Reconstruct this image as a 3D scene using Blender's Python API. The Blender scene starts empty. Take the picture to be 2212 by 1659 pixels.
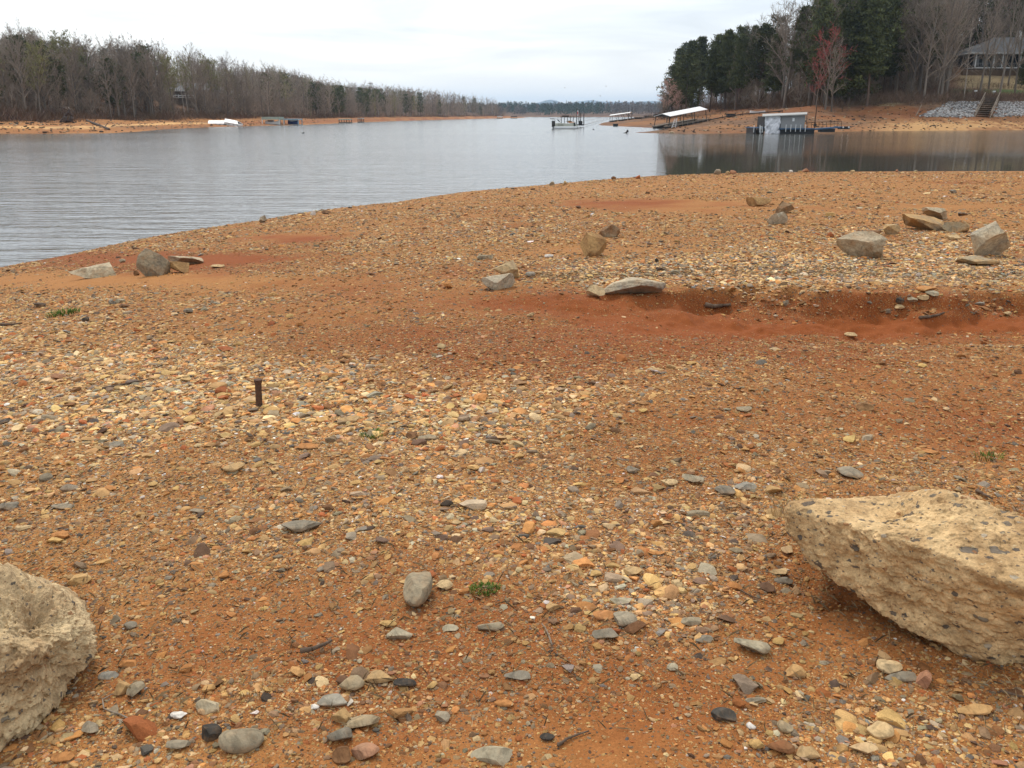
import bpy, math, random
import numpy as np
from mathutils import Vector, Matrix, Euler

S = bpy.context.scene
COL = S.collection
rnd = random.Random(11)
NR = np.random.RandomState(5)

# ------------------------------------------------------------------ camera frame (photo pixels in a 2212 x 1659 frame)
F, CU, CV = 1840.0, 1106.0, 829.5
HORIZON = 248.0
PITCH = math.atan((CV - HORIZON) / F)
CAMZ = 2.8
cp, sp = math.cos(PITCH), math.sin(PITCH)

def ray(u, v):
    a = (v * 0 + u) - CU
    b = CV - v
    return a, F * cp + b * sp, -F * sp + b * cp

def at_depth(u, v, Y):
    x, y, z = ray(u, v)
    t = Y / y
    return np.array((x * t, Y, CAMZ + z * t))

def at_z(u, v, z0):
    x, y, z = ray(u, v)
    t = (z0 - CAMZ) / z
    return np.array((x * t, y * t, z0))

def project(x, y, z):
    dz = z - CAMZ
    fw = y * cp - dz * sp
    up = y * sp + dz * cp
    fw = np.maximum(fw, 1e-3)
    return CU + F * x / fw, CV - F * up / fw, fw

# ------------------------------------------------------------------ numpy noise
def _h(ix, iy, iz, seed):
    n = (ix * 374761393 + iy * 668265263 + iz * 2147483647 + seed * 974634777).astype(np.int64) & 0xffffffff
    n = ((n ^ (n >> 13)) * 1274126177) & 0xffffffff
    n = (n ^ (n >> 16)) & 0xffffffff
    return n / 4294967295.0

def vnoise(x, y, z=None, seed=0):
    x = np.asarray(x, float); y = np.asarray(y, float)
    z = np.zeros_like(x) if z is None else np.asarray(z, float)
    fx, fy, fz = np.floor(x), np.floor(y), np.floor(z)
    ix, iy, iz = fx.astype(np.int64), fy.astype(np.int64), fz.astype(np.int64)
    tx, ty, tz = x - fx, y - fy, z - fz
    tx = tx * tx * (3 - 2 * tx); ty = ty * ty * (3 - 2 * ty); tz = tz * tz * (3 - 2 * tz)
    def L(a, b, t): return a + (b - a) * t
    r = []
    for k in (0, 1):
        a = L(_h(ix, iy, iz + k, seed), _h(ix + 1, iy, iz + k, seed), tx)
        b = L(_h(ix, iy + 1, iz + k, seed), _h(ix + 1, iy + 1, iz + k, seed), tx)
        r.append(L(a, b, ty))
        if k == 0 and not np.any(tz): return r[0] * 2 - 1
    return L(r[0], r[1], tz) * 2 - 1

def fbm(x, y, z=None, o=4, seed=0):
    s, a, t = 0, 1.0, 0
    f = 1.0
    for k in range(o):
        s = s + a * vnoise(x * f, y * f, None if z is None else z * f, seed + k)
        t += a; a *= .5; f *= 2.03
    return s / t

def sstep(a, b, x):
    t = np.clip((x - a) / (b - a), 0, 1)
    return t * t * (3 - 2 * t)

# ------------------------------------------------------------------ terrain
SHORE = [(-30, 584), (0, 578), (150, 550), (350, 508), (560, 476), (700, 453), (860, 436), (1000, 415), (1180, 399), (1380, 382),
         (1450, 378), (1600, 373.5), (1800, 371), (2000, 370), (2212, 369.5), (2300, 369.5)]
_sp = np.array([at_z(u, v, 0) for u, v in SHORE])
_az = np.degrees(np.arctan2(_sp[:, 0], _sp[:, 1])); _R = np.hypot(_sp[:, 0], _sp[:, 1])
AZ = np.concatenate([[-180, -140, -100, -70, -50], _az, [50, 70, 100, 140, 180]])
RR = np.concatenate([[60, 30, 14, 12.5, 13.2], _R, [58, 70, 80, 70, 60]])

def poly_sd(px, py, pts):
    """signed distance, positive inside"""
    pts = np.asarray(pts, float)
    d = np.full(px.shape, 1e18); ins = np.zeros(px.shape, bool)
    n = len(pts)
    for i in range(n):
        ax, ay = pts[i]; bx, by = pts[(i + 1) % n]
        ex, ey = bx - ax, by - ay
        wx, wy = px - ax, py - ay
        t = np.clip((wx * ex + wy * ey) / (ex * ex + ey * ey), 0, 1)
        dd = (wx - ex * t) ** 2 + (wy - ey * t) ** 2
        d = np.minimum(d, dd)
        if ey != 0:
            c = ((ay > py) != (by > py)) & (px < ex * (py - ay) / ey + ax)
            ins ^= c
    return np.where(ins, 1, -1) * np.sqrt(d)

def _pts(l): return [tuple(at_z(u, v, 0)[:2]) for u, v in l]
LEFT = _pts([(-500, 293), (-200, 290), (0, 288.5), (130, 288.5), (240, 287.5), (300, 284.5), (345, 280), (450, 274.5), (520, 272.8), (560, 271.8), (650, 270),
             (760, 265), (860, 261.3), (1000, 257.7), (1085, 255.6)]) + [(20, 900), (-60, 1300), (-1500, 1500), (-1500, 100)]
RIGHT = _pts([(2900, 277), (2212, 280.8), (2000, 282), (1840, 283.8), (1640, 287), (1500, 289), (1430, 288), (1371, 286.5), (1400, 284.5), (1480, 282.6), (1560, 281.5), (1500, 280), (1443, 277.8),
              (1370, 274.3), (1292, 270.6), (1302, 265.5), (1325, 261), (1360, 257.5), (1400, 255.5)]) + [(260, 900), (1800, 1200), (1800, -50)]
MID = [(-30, 1290), (120, 1270), (330, 1250), (700, 1300), (1500, 1900), (1200, 2900), (-900, 2900), (-500, 1500)]

GULLY_U = [900, 1050, 1300, 1500, 1650, 1850, 2000, 2212, 2500]
GULLY_V = [640, 632, 640, 634, 628, 632, 640, 642, 640]
GULLY_D = [0, .03, .07, .13, .17, .22, .19, .18, .18]

def H_near(x, y, fine=True):
    x = np.asarray(x, float); y = np.asarray(y, float)
    r = np.hypot(x, y); az = np.degrees(np.arctan2(x, y))
    R = np.interp(az, AZ, RR)
    t = r / R
    zn = np.where(t < 1, 1.55 * (1 - np.power(np.maximum(t, 0), 1.5)), np.maximum(-.12 * (r - R), -3.0))
    if fine:
        near = np.exp(-(r / 22.0) ** 2) * sstep(0, .15, 1 - t)
        zn = zn + near * (.035 * fbm(x * .9, y * .9, o=3, seed=3) + .014 * fbm(x * 4.3, y * 4.3, o=3, seed=7))
        zn = zn + near * sstep(14, 4, r) * .005 * fbm(x * 24, y * 24, o=2, seed=9)
        # erosion gully with a cut bank facing the camera
        u, v, fw = project(x, y, np.where(t < 1, 1.55 * (1 - np.minimum(t, 1) ** 1.5), 0))
        ok = (y > 2) & (r < 20)
        vb = np.interp(u, GULLY_U, GULLY_V) + 20 * fbm(x * 1.3, y * 1.3, o=3, seed=21) + 5 * fbm(x * 5, y * 5, o=2, seed=22)
        D = np.interp(u, GULLY_U, GULLY_D)
        q = v - vb
        prof = (.55 * sstep(0, 4, q) + .45 * sstep(3, 11, q + 3 * fbm(x * 9, y * 9, o=2, seed=27))) * (1 - .78 * sstep(30, 110, q))
        lip = np.exp(-((q + 10) / 12) ** 2) * .02
        rid = np.exp(-((q - 52) / 9) ** 2) * .04 * sstep(1780, 1960, u)
        zn = zn + np.where(ok, -D * prof * (1 + .6 * fbm(x * 2.4, y * 2.4, o=4, seed=25) + .12 * fbm(x * 14, y * 14, o=2, seed=26)) + lip * D / .15 + rid, 0)
    return zn

def H_far(x, y, fine=True):
    sl = poly_sd(x, y, LEFT)
    hs = np.interp(x / np.maximum(y, 1), [-.6, -.3, -.17, -.02], [1, .85, .62, .4])
    zl = np.interp(sl, [-30, 0, 10, 24, 30], [-3, 0, .9, 1.7, 2.4]) + hs * np.interp(sl, [30, 60, 110, 300], [0, 6.5, 14, 17])
    sr = poly_sd(x, y, RIGHT)
    k = sstep(.36, .50, x / np.maximum(y, 1))
    zr1 = np.interp(sr, [-30, 0, 8, 20, 32, 45, 60, 120, 200, 300], [-3, 0, .85, 2.3, 4.0, 5.6, 8, 24, 44, 60])
    zr2 = np.interp(sr, [-30, 0, 3, 15, 18, 26, 36, 50, 66, 90, 120, 300], [-3, 0, .55, 2.1, 2.9, 5.2, 7.2, 9.6, 14.0, 18.5, 28, 70])
    zr = zr1 * (1 - k) + zr2 * k
    sm = poly_sd(x, y, MID)
    zm = np.interp(sm, [-60, 0, 20, 60, 250, 600], [-3, 0, 1.5, 3, 8, 10])
    far = np.maximum(np.maximum(zl, zr), zm)
    if fine:
        w = sstep(2, 20, np.maximum(np.maximum(sl, sr), sm))
        far = far + w * .5 * fbm(x * .06, y * .06, o=3, seed=31) + np.where(far > -.2, .12, 0) * fbm(x * .35, y * .35, o=3, seed=33)
    return far

def H(x, y, fine=True):
    x = np.asarray(x, float); y = np.asarray(y, float)
    m = np.hypot(x, y) < 84
    if m.all(): return H_near(x, y)
    if not m.any(): return H_far(x, y)
    z = np.empty(x.shape); z[m] = H_near(x[m], y[m]); z[~m] = H_far(x[~m], y[~m])
    return z

def H1(x, y): return float(H(np.array([x]), np.array([y]))[0])

def hit(u, v, tmax=600):
    """ground point under a photo pixel"""
    x, y, z = ray(float(u), float(v))
    L = math.sqrt(x * x + y * y + z * z); x /= L; y /= L; z /= L
    t = np.geomspace(.6, tmax, 900)
    h = H(x * t, y * t); f = CAMZ + z * t - h
    i = np.where(f < 0)[0]
    if len(i) == 0: return np.array((x * tmax, y * tmax, 0.0))
    a, b = t[max(i[0] - 1, 0)], t[i[0]]
    for _ in range(3):
        tt = np.linspace(a, b, 20); f = CAMZ + z * tt - H(x * tt, y * tt)
        j = np.where(f < 0)[0]; j = j[0] if len(j) else 19
        a, b = tt[max(j - 1, 0)], tt[j]
    return np.array((x * b, y * b, CAMZ + z * b))

def ppm(p):  # photo pixels per metre at a point
    return F / project(p[0], p[1], p[2])[2]

# ------------------------------------------------------------------ zones of the beach (red clay / gravel cover / greyness)
def blobs(u, v, L, base):
    s = base + np.zeros_like(u)
    for (a, b, ra, rb, k) in L:
        s = s + k * np.exp(-(((u - a) / ra) ** 2 + ((v - b) / rb) ** 2))
    return s

GRAV = [(200, 850, 480, 150, .5), (850, 890, 420, 75, .5), (1150, 840, 250, 60, .25), (1750, 582, 560, 34, .75), (1300, 520, 260, 40, .1), (1900, 520, 400, 45, .25),
        (150, 612, 230, 20, -.45), (430, 606, 220, 12, -.4), (1400, 715, 420, 48, -.50), (2050, 705, 300, 13, -.8), (1150, 650, 200, 18, -.35), (1050, 1500, 620, 300, -.26), (350, 1330, 300, 160, -.12),
        (1900, 1320, 280, 130, -.35), (1430, 1290, 220, 90, .5), (740, 1500, 260, 80, .45), (150, 1600, 200, 80, .15), (1850, 1570, 300, 90, .28), (350, 1150, 380, 110, .08), (1500, 1120, 300, 70, .2),
        (400, 560, 260, 12, -.5), (650, 513, 110, 8, -.5), (1400, 441, 190, 11, -.6), (1700, 405, 700, 18, -.05), (1350, 820, 300, 50, .1), (1900, 780, 400, 40, .12),
        (700, 1350, 260, 90, -.15), (1650, 1500, 200, 120, -.2), (1350, 1600, 160, 90, -.25), (2000, 455, 350, 18, -.2), (1250, 545, 240, 12, -.35)]
CLAY = [(1350, 720, 520, 75, .75), (1100, 1400, 1300, 300, .30), (1000, 780, 350, 40, .2), (1900, 668, 380, 36, 1.0), (2100, 705, 300, 20, .8), (1150, 650, 220, 22, .6), (260, 566, 300, 20, .95), (430, 556, 200, 9, .6), (650, 514, 120, 9, .6), (1400, 441, 190, 12, .75),
        (2120, 394, 130, 5, .7), (1300, 470, 160, 14, .25), (1700, 760, 420, 40, .35), (2150, 900, 300, 120, .3), (950, 800, 200, 40, .35), (1150, 490, 250, 18, .25),
        (250, 850, 480, 130, -.35), (150, 612, 260, 24, -.45), (1600, 408, 1100, 30, -.45), (900, 470, 420, 35, -.25), (1300, 525, 500, 25, -.2), (2000, 470, 450, 40, -.35), (850, 900, 400, 60, -.35), (1700, 580, 560, 30, -.3), (1350, 540, 220, 30, -.3),
        (700, 600, 300, 40, -.1), (1000, 1500, 700, 200, .1), (1650, 1560, 250, 120, .12)]
GREY = [(1700, 585, 560, 34, .35), (2100, 600, 200, 30, .2), (1500, 1130, 260, 80, .25), (300, 1250, 380, 150, .12), (1350, 1330, 200, 70, .2), (900, 880, 350, 70, -.05), (1500, 400, 900, 30, -.2)]

def zones(x, y, z):
    u, v, fw = project(x, y, z)
    u = u + 46 * fbm(x * .8, y * .8, o=3, seed=41) * np.clip(6 / np.maximum(fw, .5), .3, 1.6)
    v = v + 16 * fbm(x * .9 + 9, y * .9, o=3, seed=42) * np.clip(5 / np.maximum(fw, .5), .2, 2)
    n1 = 1.25 * fbm(x * 1.5, y * 1.5, o=5, seed=43)
    n2 = fbm(x * .5, y * .9, o=4, seed=44)
    g = blobs(u, v, GRAV, .50) + .28 * n1 + .18 * n2
    c = blobs(u, v, CLAY, .34) - .30 * n1 + .34 * fbm(x * .7, y * 1.1, o=4, seed=45)
    k = blobs(u, v, GREY, .10) + .15 * n2
    return np.clip(g, 0.03, 1), np.clip(c, 0, 1), np.clip(k, 0, 1)

# ------------------------------------------------------------------ mesh helpers
def mesh_np(name, V, Fc, mats, col=None, mid=None, smooth=False, attrs=None):
    V = np.asarray(V, np.float32); Fc = np.asarray(Fc, np.int32)
    m = bpy.data.meshes.new(name)
    m.vertices.add(len(V)); m.vertices.foreach_set('co', V.ravel())
    k = Fc.shape[1]
    m.loops.add(Fc.size); m.loops.foreach_set('vertex_index', Fc.ravel())
    m.polygons.add(len(Fc)); m.polygons.foreach_set('loop_start', np.arange(0, Fc.size, k, dtype=np.int32))
    m.polygons.foreach_set('loop_total', np.full(len(Fc), k, np.int32))
    for q in (mats if isinstance(mats, (list, tuple)) else [mats]): m.materials.append(q)
    if mid is not None: m.polygons.foreach_set('material_index', np.asarray(mid, np.int32))
    m.polygons.foreach_set('use_smooth', np.full(len(Fc), smooth, bool))
    if col is not None:
        a = m.color_attributes.new('tint', 'FLOAT_COLOR', 'POINT')
        c = np.ones((len(V), 4), np.float32); c[:, :3] = col
        a.data.foreach_set('color', c.ravel())
    for nm, arr in (attrs or {}).items():
        a = m.attributes.new(nm, 'FLOAT', 'POINT'); a.data.foreach_set('value', np.asarray(arr, np.float32))
    m.update(calc_edges=True)
    return m

def link(name, data, parent=None, loc=None, rot=None):
    o = bpy.data.objects.new(name, data); COL.objects.link(o)
    if parent is not None: o.parent = parent
    if loc is not None: o.location = loc
    if rot is not None: o.rotation_euler = rot
    return o

def tag(o, label=None, cat=None, group=None, kind=None):
    if label: o['label'] = label
    if cat: o['category'] = cat
    if group: o['group'] = group
    if kind: o['kind'] = kind
    return o

def thing(name, label, cat, loc=(0, 0, 0), rot=(0, 0, 0), group=None):
    o = link(name, None, None, loc, rot)
    return tag(o, label, cat, group)

class MB:
    def __init__(s): s.v = []; s.f = []
    def quad(s, a, b, c, d):
        n = len(s.v); s.v += [tuple(a), tuple(b), tuple(c), tuple(d)]; s.f.append((n, n + 1, n + 2, n + 3)); return s
    def hexa(s, p):
        n = len(s.v); s.v += [tuple(q) for q in p]
        for q in ((0, 3, 2, 1), (4, 5, 6, 7), (0, 1, 5, 4), (1, 2, 6, 5), (2, 3, 7, 6), (3, 0, 4, 7)): s.f.append(tuple(n + i for i in q))
        return s
    def box(s, x0, x1, y0, y1, z0, z1):
        return s.hexa([(x0, y0, z0), (x1, y0, z0), (x1, y1, z0), (x0, y1, z0), (x0, y0, z1), (x1, y0, z1), (x1, y1, z1), (x0, y1, z1)])
    def bar(s, a, b, r, r2=None, n=8):
        a = Vector(a); b = Vector(b); d = (b - a).normalized(); r2 = r if r2 is None else r2
        t = d.orthogonal().normalized(); w = d.cross(t)
        k = len(s.v)
        for P, q in ((a, r), (b, r2)):
            for i in range(n):
                g = 2 * math.pi * i / n
                s.v.append(tuple(P + t * (q * math.cos(g)) + w * (q * math.sin(g))))
        for i in range(n):
            j = (i + 1) % n; s.f.append((k + i, k + j, k + n + j, k + n + i))
        s.f.append(tuple(k + n - 1 - i for i in range(n))); s.f.append(tuple(k + n + i for i in range(n)))
        return s
    def path(s, pts, r, n=6):
        for a, b in zip(pts[:-1], pts[1:]): s.bar(a, b, r, n=n)
        return s
    def build(s, name, m, parent=None, loc=None, smooth=False):
        me = bpy.data.meshes.new(name); me.from_pydata(s.v, [], s.f); me.materials.append(m)
        if smooth:
            for p in me.polygons: p.use_smooth = True
        me.update()
        return link(name, me, parent, loc)

# ------------------------------------------------------------------ materials
def newmat(name):
    m = bpy.data.materials.new(name); m.use_nodes = True
    nt = m.node_tree; b = nt.nodes['Principled BSDF']
    return m, nt, nt.nodes, nt.links, b

def N(nt, t, **kw):
    n = nt.nodes.new(t)
    for k, v in kw.items():
        if k.startswith('i_'): n.inputs[k[2:].replace('_', ' ')].default_value = v
        else: setattr(n, k, v)
    return n

def mixc(nt, fac, a, b, mode='MIX'):
    n = nt.nodes.new('ShaderNodeMix'); n.data_type = 'RGBA'; n.blend_type = mode; n.clamp_result = False
    for k, s in ((0, fac), (6, a), (7, b)):
        if isinstance(s, (int, float)): n.inputs[k].default_value = s
        elif isinstance(s, tuple): n.inputs[k].default_value = (*s, 1) if len(s) == 3 else s
        else: nt.links.new(s, n.inputs[k])
    return n.outputs[2]

def math_(nt, op, a, b=0.0, clamp=False):
    n = nt.nodes.new('ShaderNodeMath'); n.operation = op; n.use_clamp = clamp
    for k, s in ((0, a), (1, b)):
        if isinstance(s, (int, float)): n.inputs[k].default_value = s
        else: nt.links.new(s, n.inputs[k])
    return n.outputs[0]

def ramp(nt, fac, stops, mode='LINEAR'):
    n = nt.nodes.new('ShaderNodeValToRGB'); n.color_ramp.interpolation = mode
    e = n.color_ramp.elements
    while len(e) < len(stops): e.new(.5)
    for q, (p, c) in zip(e, stops):
        q.position = p; q.color = (*c, 1) if isinstance(c, tuple) else (c, c, c, 1)
    nt.links.new(fac, n.inputs[0]); return n.outputs[0]

def noise(nt, vec, scale, detail=4, rough=.55, dist=0.0):
    n = N(nt, 'ShaderNodeTexNoise'); n.inputs['Scale'].default_value = scale; n.inputs['Detail'].default_value = detail
    n.inputs['Roughness'].default_value = rough; n.inputs['Distortion'].default_value = dist
    if vec is not None: nt.links.new(vec, n.inputs['Vector'])
    return n

def voro(nt, vec, scale, feature='F1'):
    n = N(nt, 'ShaderNodeTexVoronoi'); n.feature = feature; n.inputs['Scale'].default_value = scale
    nt.links.new(vec, n.inputs['Vector']); return n

def bump(nt, h, strength, dist, prev=None):
    n = N(nt, 'ShaderNodeBump'); n.inputs['Strength'].default_value = strength; n.inputs['Distance'].default_value = dist
    nt.links.new(h, n.inputs['Height'])
    if prev is not None: nt.links.new(prev, n.inputs['Normal'])
    return n.outputs[0]

def simple(name, c, rough=.7, metal=0.0, var=.15, scale=3.0, spec=.3, c2=None, bmp=0.0):
    m, nt, nd, lk, b = newmat(name)
    tc = N(nt, 'ShaderNodeTexCoord')
    n = noise(nt, tc.outputs['Object'], scale, 5)
    c2 = c2 or tuple(x * (1 - 2 * var) for x in c)
    f = ramp(nt, n.outputs[0], [(.35, 0.0), (.65, 1.0)])
    lk.new(mixc(nt, f, c2, c), b.inputs['Base Color'])
    b.inputs['Roughness'].default_value = rough; b.inputs['Metallic'].default_value = metal; b.inputs['Specular IOR Level'].default_value = spec
    if bmp: lk.new(bump(nt, n.outputs[0], 1.0, bmp), b.inputs['Normal'])
    return m

PAL = {  # linear base colours of the stones
    'tan': (.46, .29, .125), 'cream': (.60, .43, .225), 'orange': (.50, .225, .075), 'yellow': (.54, .34, .13), 'grey': (.215, .185, .135), 'dark': (.062, .054, .045),
    'slate': (.125, .118, .098), 'olive': (.235, .195, .125), 'brown': (.20, .10, .045), 'white': (.75, .70, .62), 'pink': (.42, .21, .12), 'pale': (.40, .345, .235),
    'rust': (.33, .10, .035), 'bluegrey': (.215, .215, .19)}

def stone_mat(name, use_tint=False, base=(.4, .3, .2), alt=None, blotch=.5, scale=1.0, bmp=.004):
    m, nt, nd, lk, b = newmat(name)
    tc = N(nt, 'ShaderNodeTexCoord'); vec = tc.outputs['Object']
    if use_tint:
        a = N(nt, 'ShaderNodeAttribute'); a.attribute_name = 'tint'; src = a.outputs['Color']
    else: src = (*base, 1)
    big = noise(nt, vec, 9 * scale, 5, .6, .3)
    fine = noise(nt, vec, 120 * scale, 3, .7)
    if alt:
        f = ramp(nt, big.outputs[0], [(.42, 0.0), (.60, 1.0)])
        c = mixc(nt, math_(nt, 'MULTIPLY', f, blotch), src, alt)
    else:
        f = ramp(nt, big.outputs[0], [(.3, .72), (.7, 1.22)])
        c = mixc(nt, 1.0, src, f, 'MULTIPLY')
    f2 = ramp(nt, fine.outputs[0], [(.3, .70), (.5, 1.0), (.72, 1.3)])
    c = mixc(nt, .8, c, f2, 'MULTIPLY')
    if not use_tint:
        dn = noise(nt, vec, 26 * scale, 5, .65, .2)   # dried silt clinging to the stone
        c = mixc(nt, ramp(nt, dn.outputs[0], [(.46, 0.0), (.66, .55)]), c, (.33, .185, .085))
        cr = noise(nt, vec, 55 * scale, 4, .7, 1.5)
        c = mixc(nt, .7, c, ramp(nt, cr.outputs[0], [(.40, .62), (.50, 1.0)]), 'MULTIPLY')
    lk.new(c, b.inputs['Base Color'])
    b.inputs['Roughness'].default_value = .88; b.inputs['Specular IOR Level'].default_value = .14
    h = math_(nt, 'ADD', math_(nt, 'MULTIPLY', fine.outputs[0], .35), big.outputs[0])
    lk.new(bump(nt, h, .8, bmp), b.inputs['Normal'])
    return m

M = {}
# --- beach / terrain sheet
def ground_mat():
    m, nt, nd, lk, b = newmat('ground_earth')
    geo = N(nt, 'ShaderNodeNewGeometry'); P = geo.outputs['Position']
    def at(n):
        a = N(nt, 'ShaderNodeAttribute'); a.attribute_name = n; return a.outputs['Fac']
    clay, grav, grey, far, litter, lawn, green, pale, wet = [at(k) for k in ('clay', 'gravel', 'grey', 'far', 'litter', 'lawn', 'green', 'pale', 'wet')]
    nA = noise(nt, P, 1.4, 6, .6); nB = noise(nt, P, 14, 5, .6); nC = noise(nt, P, 160, 3, .7)
    # earth between stones
    tan = mixc(nt, nB.outputs[0], (.27, .112, .034), (.43, .205, .068))
    red = mixc(nt, nB.outputs[0], (.18, .048, .013), (.29, .088, .025))
    cf = math_(nt, 'ADD', clay, math_(nt, 'MULTIPLY', math_(nt, 'SUBTRACT', nA.outputs[0], .5), .55), clamp=True)
    earth = mixc(nt, ramp(nt, cf, [(.22, 0.0), (.92, 1.0)]), tan, red)
    earth = mixc(nt, .7, earth, ramp(nt, nC.outputs[0], [(.3, .68), (.52, 1.0), (.74, 1.35)]), 'MULTIPLY')
    # grit : three scales of coloured cells
    vs = N(nt, 'ShaderNodeVectorMath'); vs.operation = 'MULTIPLY'; vs.inputs[1].default_value = (1, 1, .6); lk.new(P, vs.inputs[0]); PV = vs.outputs[0]
    pal = [(0, PAL['dark']), (.13, PAL['slate']), (.24, PAL['orange']), (.40, PAL['tan']), (.55, (.30, .13, .05)), (.68, PAL['yellow']), (.80, PAL['olive']), (.88, PAL['pink']), (.955, PAL['cream'])]
    out = earth; hts = None
    for sc, thr, st in ((330, .36, 0.0), (135, .30, 0.0), (52, .28, 0.0)):
        v = voro(nt, PV, sc); sep = N(nt, 'ShaderNodeSeparateColor'); lk.new(v.outputs['Color'], sep.inputs[0])
        cc = ramp(nt, sep.outputs[0], pal, 'CONSTANT')
        on = math_(nt, 'LESS_THAN', sep.outputs[1], math_(nt, 'MULTIPLY', grav, .75 if sc > 60 else .7))
        edge = ramp(nt, v.outputs['Distance'], [(thr, 1.0), (thr + .12, 0.0)])
        f = math_(nt, 'MULTIPLY', on, edge)
        if sc < 100: f = math_(nt, 'MULTIPLY', f, far)
        out = mixc(nt, math_(nt, 'MULTIPLY', f, .9), out, cc)
        hh = math_(nt, 'MULTIPLY', f, 1.0 / sc * .5)
        hts = hh if hts is None else math_(nt, 'ADD', hts, hh)
    # forest floor, lawn, green strip, pale sand
    nL = noise(nt, P, .5, 7, .65)
    out = mixc(nt, pale, out, mixc(nt, nL.outputs[0], (.56, .28, .10), (.70, .46, .20)))
    lit = mixc(nt, ramp(nt, nL.outputs[0], [(.4, 0.0), (.6, 1.0)]), (.095, .055, .034), (.19, .115, .07))
    out = mixc(nt, litter, out, lit)
    out = mixc(nt, lawn, out, mixc(nt, nL.outputs[0], (.21, .165, .095), (.29, .22, .12)))
    out = mixc(nt, green, out, mixc(nt, nB.outputs[0], (.05, .10, .03), (.10, .15, .05)))
    out = mixc(nt, math_(nt, 'MULTIPLY', wet, .55), out, (.12, .035, .014))
    lk.new(out, b.inputs['Base Color'])
    lk.new(math_(nt, 'SUBTRACT', .92, math_(nt, 'MULTIPLY', wet, .55)), b.inputs['Roughness'])
    b.inputs['Specular IOR Level'].default_value = .12
    h = math_(nt, 'ADD', hts, math_(nt, 'MULTIPLY', nC.outputs[0], .003))
    h = math_(nt, 'ADD', h, math_(nt, 'MULTIPLY', nB.outputs[0], .006))
    lk.new(bump(nt, h, .9, 1.0), b.inputs['Normal'])
    return m

def water_mat():
    m, nt, nd, lk, b = newmat('lake_water')
    geo = N(nt, 'ShaderNodeNewGeometry'); P = geo.outputs['Position']
    sx = N(nt, 'ShaderNodeSeparateXYZ'); lk.new(P, sx.inputs[0])
    big = noise(nt, None, 1.0, 3, .6); mp = N(nt, 'ShaderNodeMapping'); mp.inputs['Scale'].default_value = (.012, .03, 1); lk.new(P, mp.inputs[0]); lk.new(mp.outputs[0], big.inputs['Vector'])
    # wind-ruffled water towards the open lake, sheltered cove to the right
    wind = math_(nt, 'SUBTRACT', 1.0, ramp(nt, math_(nt, 'MULTIPLY', math_(nt, 'SUBTRACT', sx.outputs[0], math_(nt, 'MULTIPLY', sx.outputs[1], .165)), .5), [(.0, 0.0), (.28, 1.0)]))
    patch = ramp(nt, big.outputs[0], [(.38, .6), (.62, 1.0)])
    wind = math_(nt, 'MAXIMUM', wind, ramp(nt, math_(nt, 'MULTIPLY', sx.outputs[1], .005), [(.30, 0.0), (.45, .4), (.60, .65)]))
    wind2 = math_(nt, 'MULTIPLY', wind, patch)
    m1 = N(nt, 'ShaderNodeMapping'); m1.inputs['Rotation'].default_value = (0, 0, math.radians(-22)); m1.inputs['Scale'].default_value = (.55, 2.6, 1); lk.new(P, m1.inputs[0])
    w1 = noise(nt, m1.outputs[0], 1.15, 3, .5, .4)
    m2 = N(nt, 'ShaderNodeMapping'); m2.inputs['Rotation'].default_value = (0, 0, math.radians(8)); m2.inputs['Scale'].default_value = (.35, 1.5, 1); lk.new(P, m2.inputs[0])
    w2 = noise(nt, m2.outputs[0], .6, 5, .6, .3)
    h = math_(nt, 'ADD', math_(nt, 'MULTIPLY', w1.outputs[0], math_(nt, 'ADD', .0025, math_(nt, 'MULTIPLY', wind2, .045))),
              math_(nt, 'MULTIPLY', w2.outputs[0], math_(nt, 'ADD', .003, math_(nt, 'MULTIPLY', wind2, .125))))
    lk.new(bump(nt, h, 1.0, 1.0), b.inputs['Normal'])
    b.inputs['Base Color'].default_value = (.088, .086, .070, 1)
    lk.new(math_(nt, 'ADD', .025, math_(nt, 'MULTIPLY', wind, .10)), b.inputs['Roughness'])
    b.inputs['IOR'].default_value = 1.55; b.inputs['Specular IOR Level'].default_value = .5
    return m

def tinted(name, c, rough=.85, rv=.35, hue=None):
    m, nt, nd, lk, b = newmat(name)
    a = N(nt, 'ShaderNodeAttribute'); a.attribute_name = 'tint'
    oi = N(nt, 'ShaderNodeObjectInfo')
    f = ramp(nt, oi.outputs['Random'], [(0, 1 - rv), (1, 1 + rv)])
    col = mixc(nt, 1.0, mixc(nt, 1.0, (*c, 1), a.outputs['Color'], 'MULTIPLY'), f, 'MULTIPLY')
    if hue: col = mixc(nt, math_(nt, 'MULTIPLY', oi.outputs['Random'], .5), col, hue)
    lk.new(col, b.inputs['Base Color']); b.inputs['Roughness'].default_value = rough; b.inputs['Specular IOR Level'].default_value = .15
    return m

M['ground'] = ground_mat(); M['water'] = water_mat()
M['pebble'] = stone_mat('pebble_stone', True, scale=3.0, bmp=.0015)
M['twig'] = tinted('bare_twigs', (.265, .22, .178), hue=(.21, .165, .125))
M['bark'] = tinted('grey_bark', (.17, .145, .12))
M['pinebark'] = tinted('pine_bark', (.12, .085, .065))
M['needle'] = tinted('pine_needles', (.078, .088, .032), rv=.35, hue=(.06, .07, .03))
M['redbud'] = tinted('red_buds', (.33, .085, .075), rv=.1); M['purple'] = tinted('purple_blossom', (.26, .13, .19), rv=.1)
M['brush'] = tinted('dry_brush', (.155, .11, .08), rv=.1)
M['white'] = simple('white_metal', (.74, .76, .76), .45, var=.06, scale=1.5)
M['whiteroof'] = simple('white_roof_sheet', (.82, .83, .82), .4, var=.05)
M['offwhite'] = simple('off_white_vinyl', (.52, .53, .45), .6, var=.1)
M['black'] = simple('black_steel', (.030, .027, .026), .6, var=.2)
M['float'] = simple('black_float', (.022, .024, .028), .5, var=.2)
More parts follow.
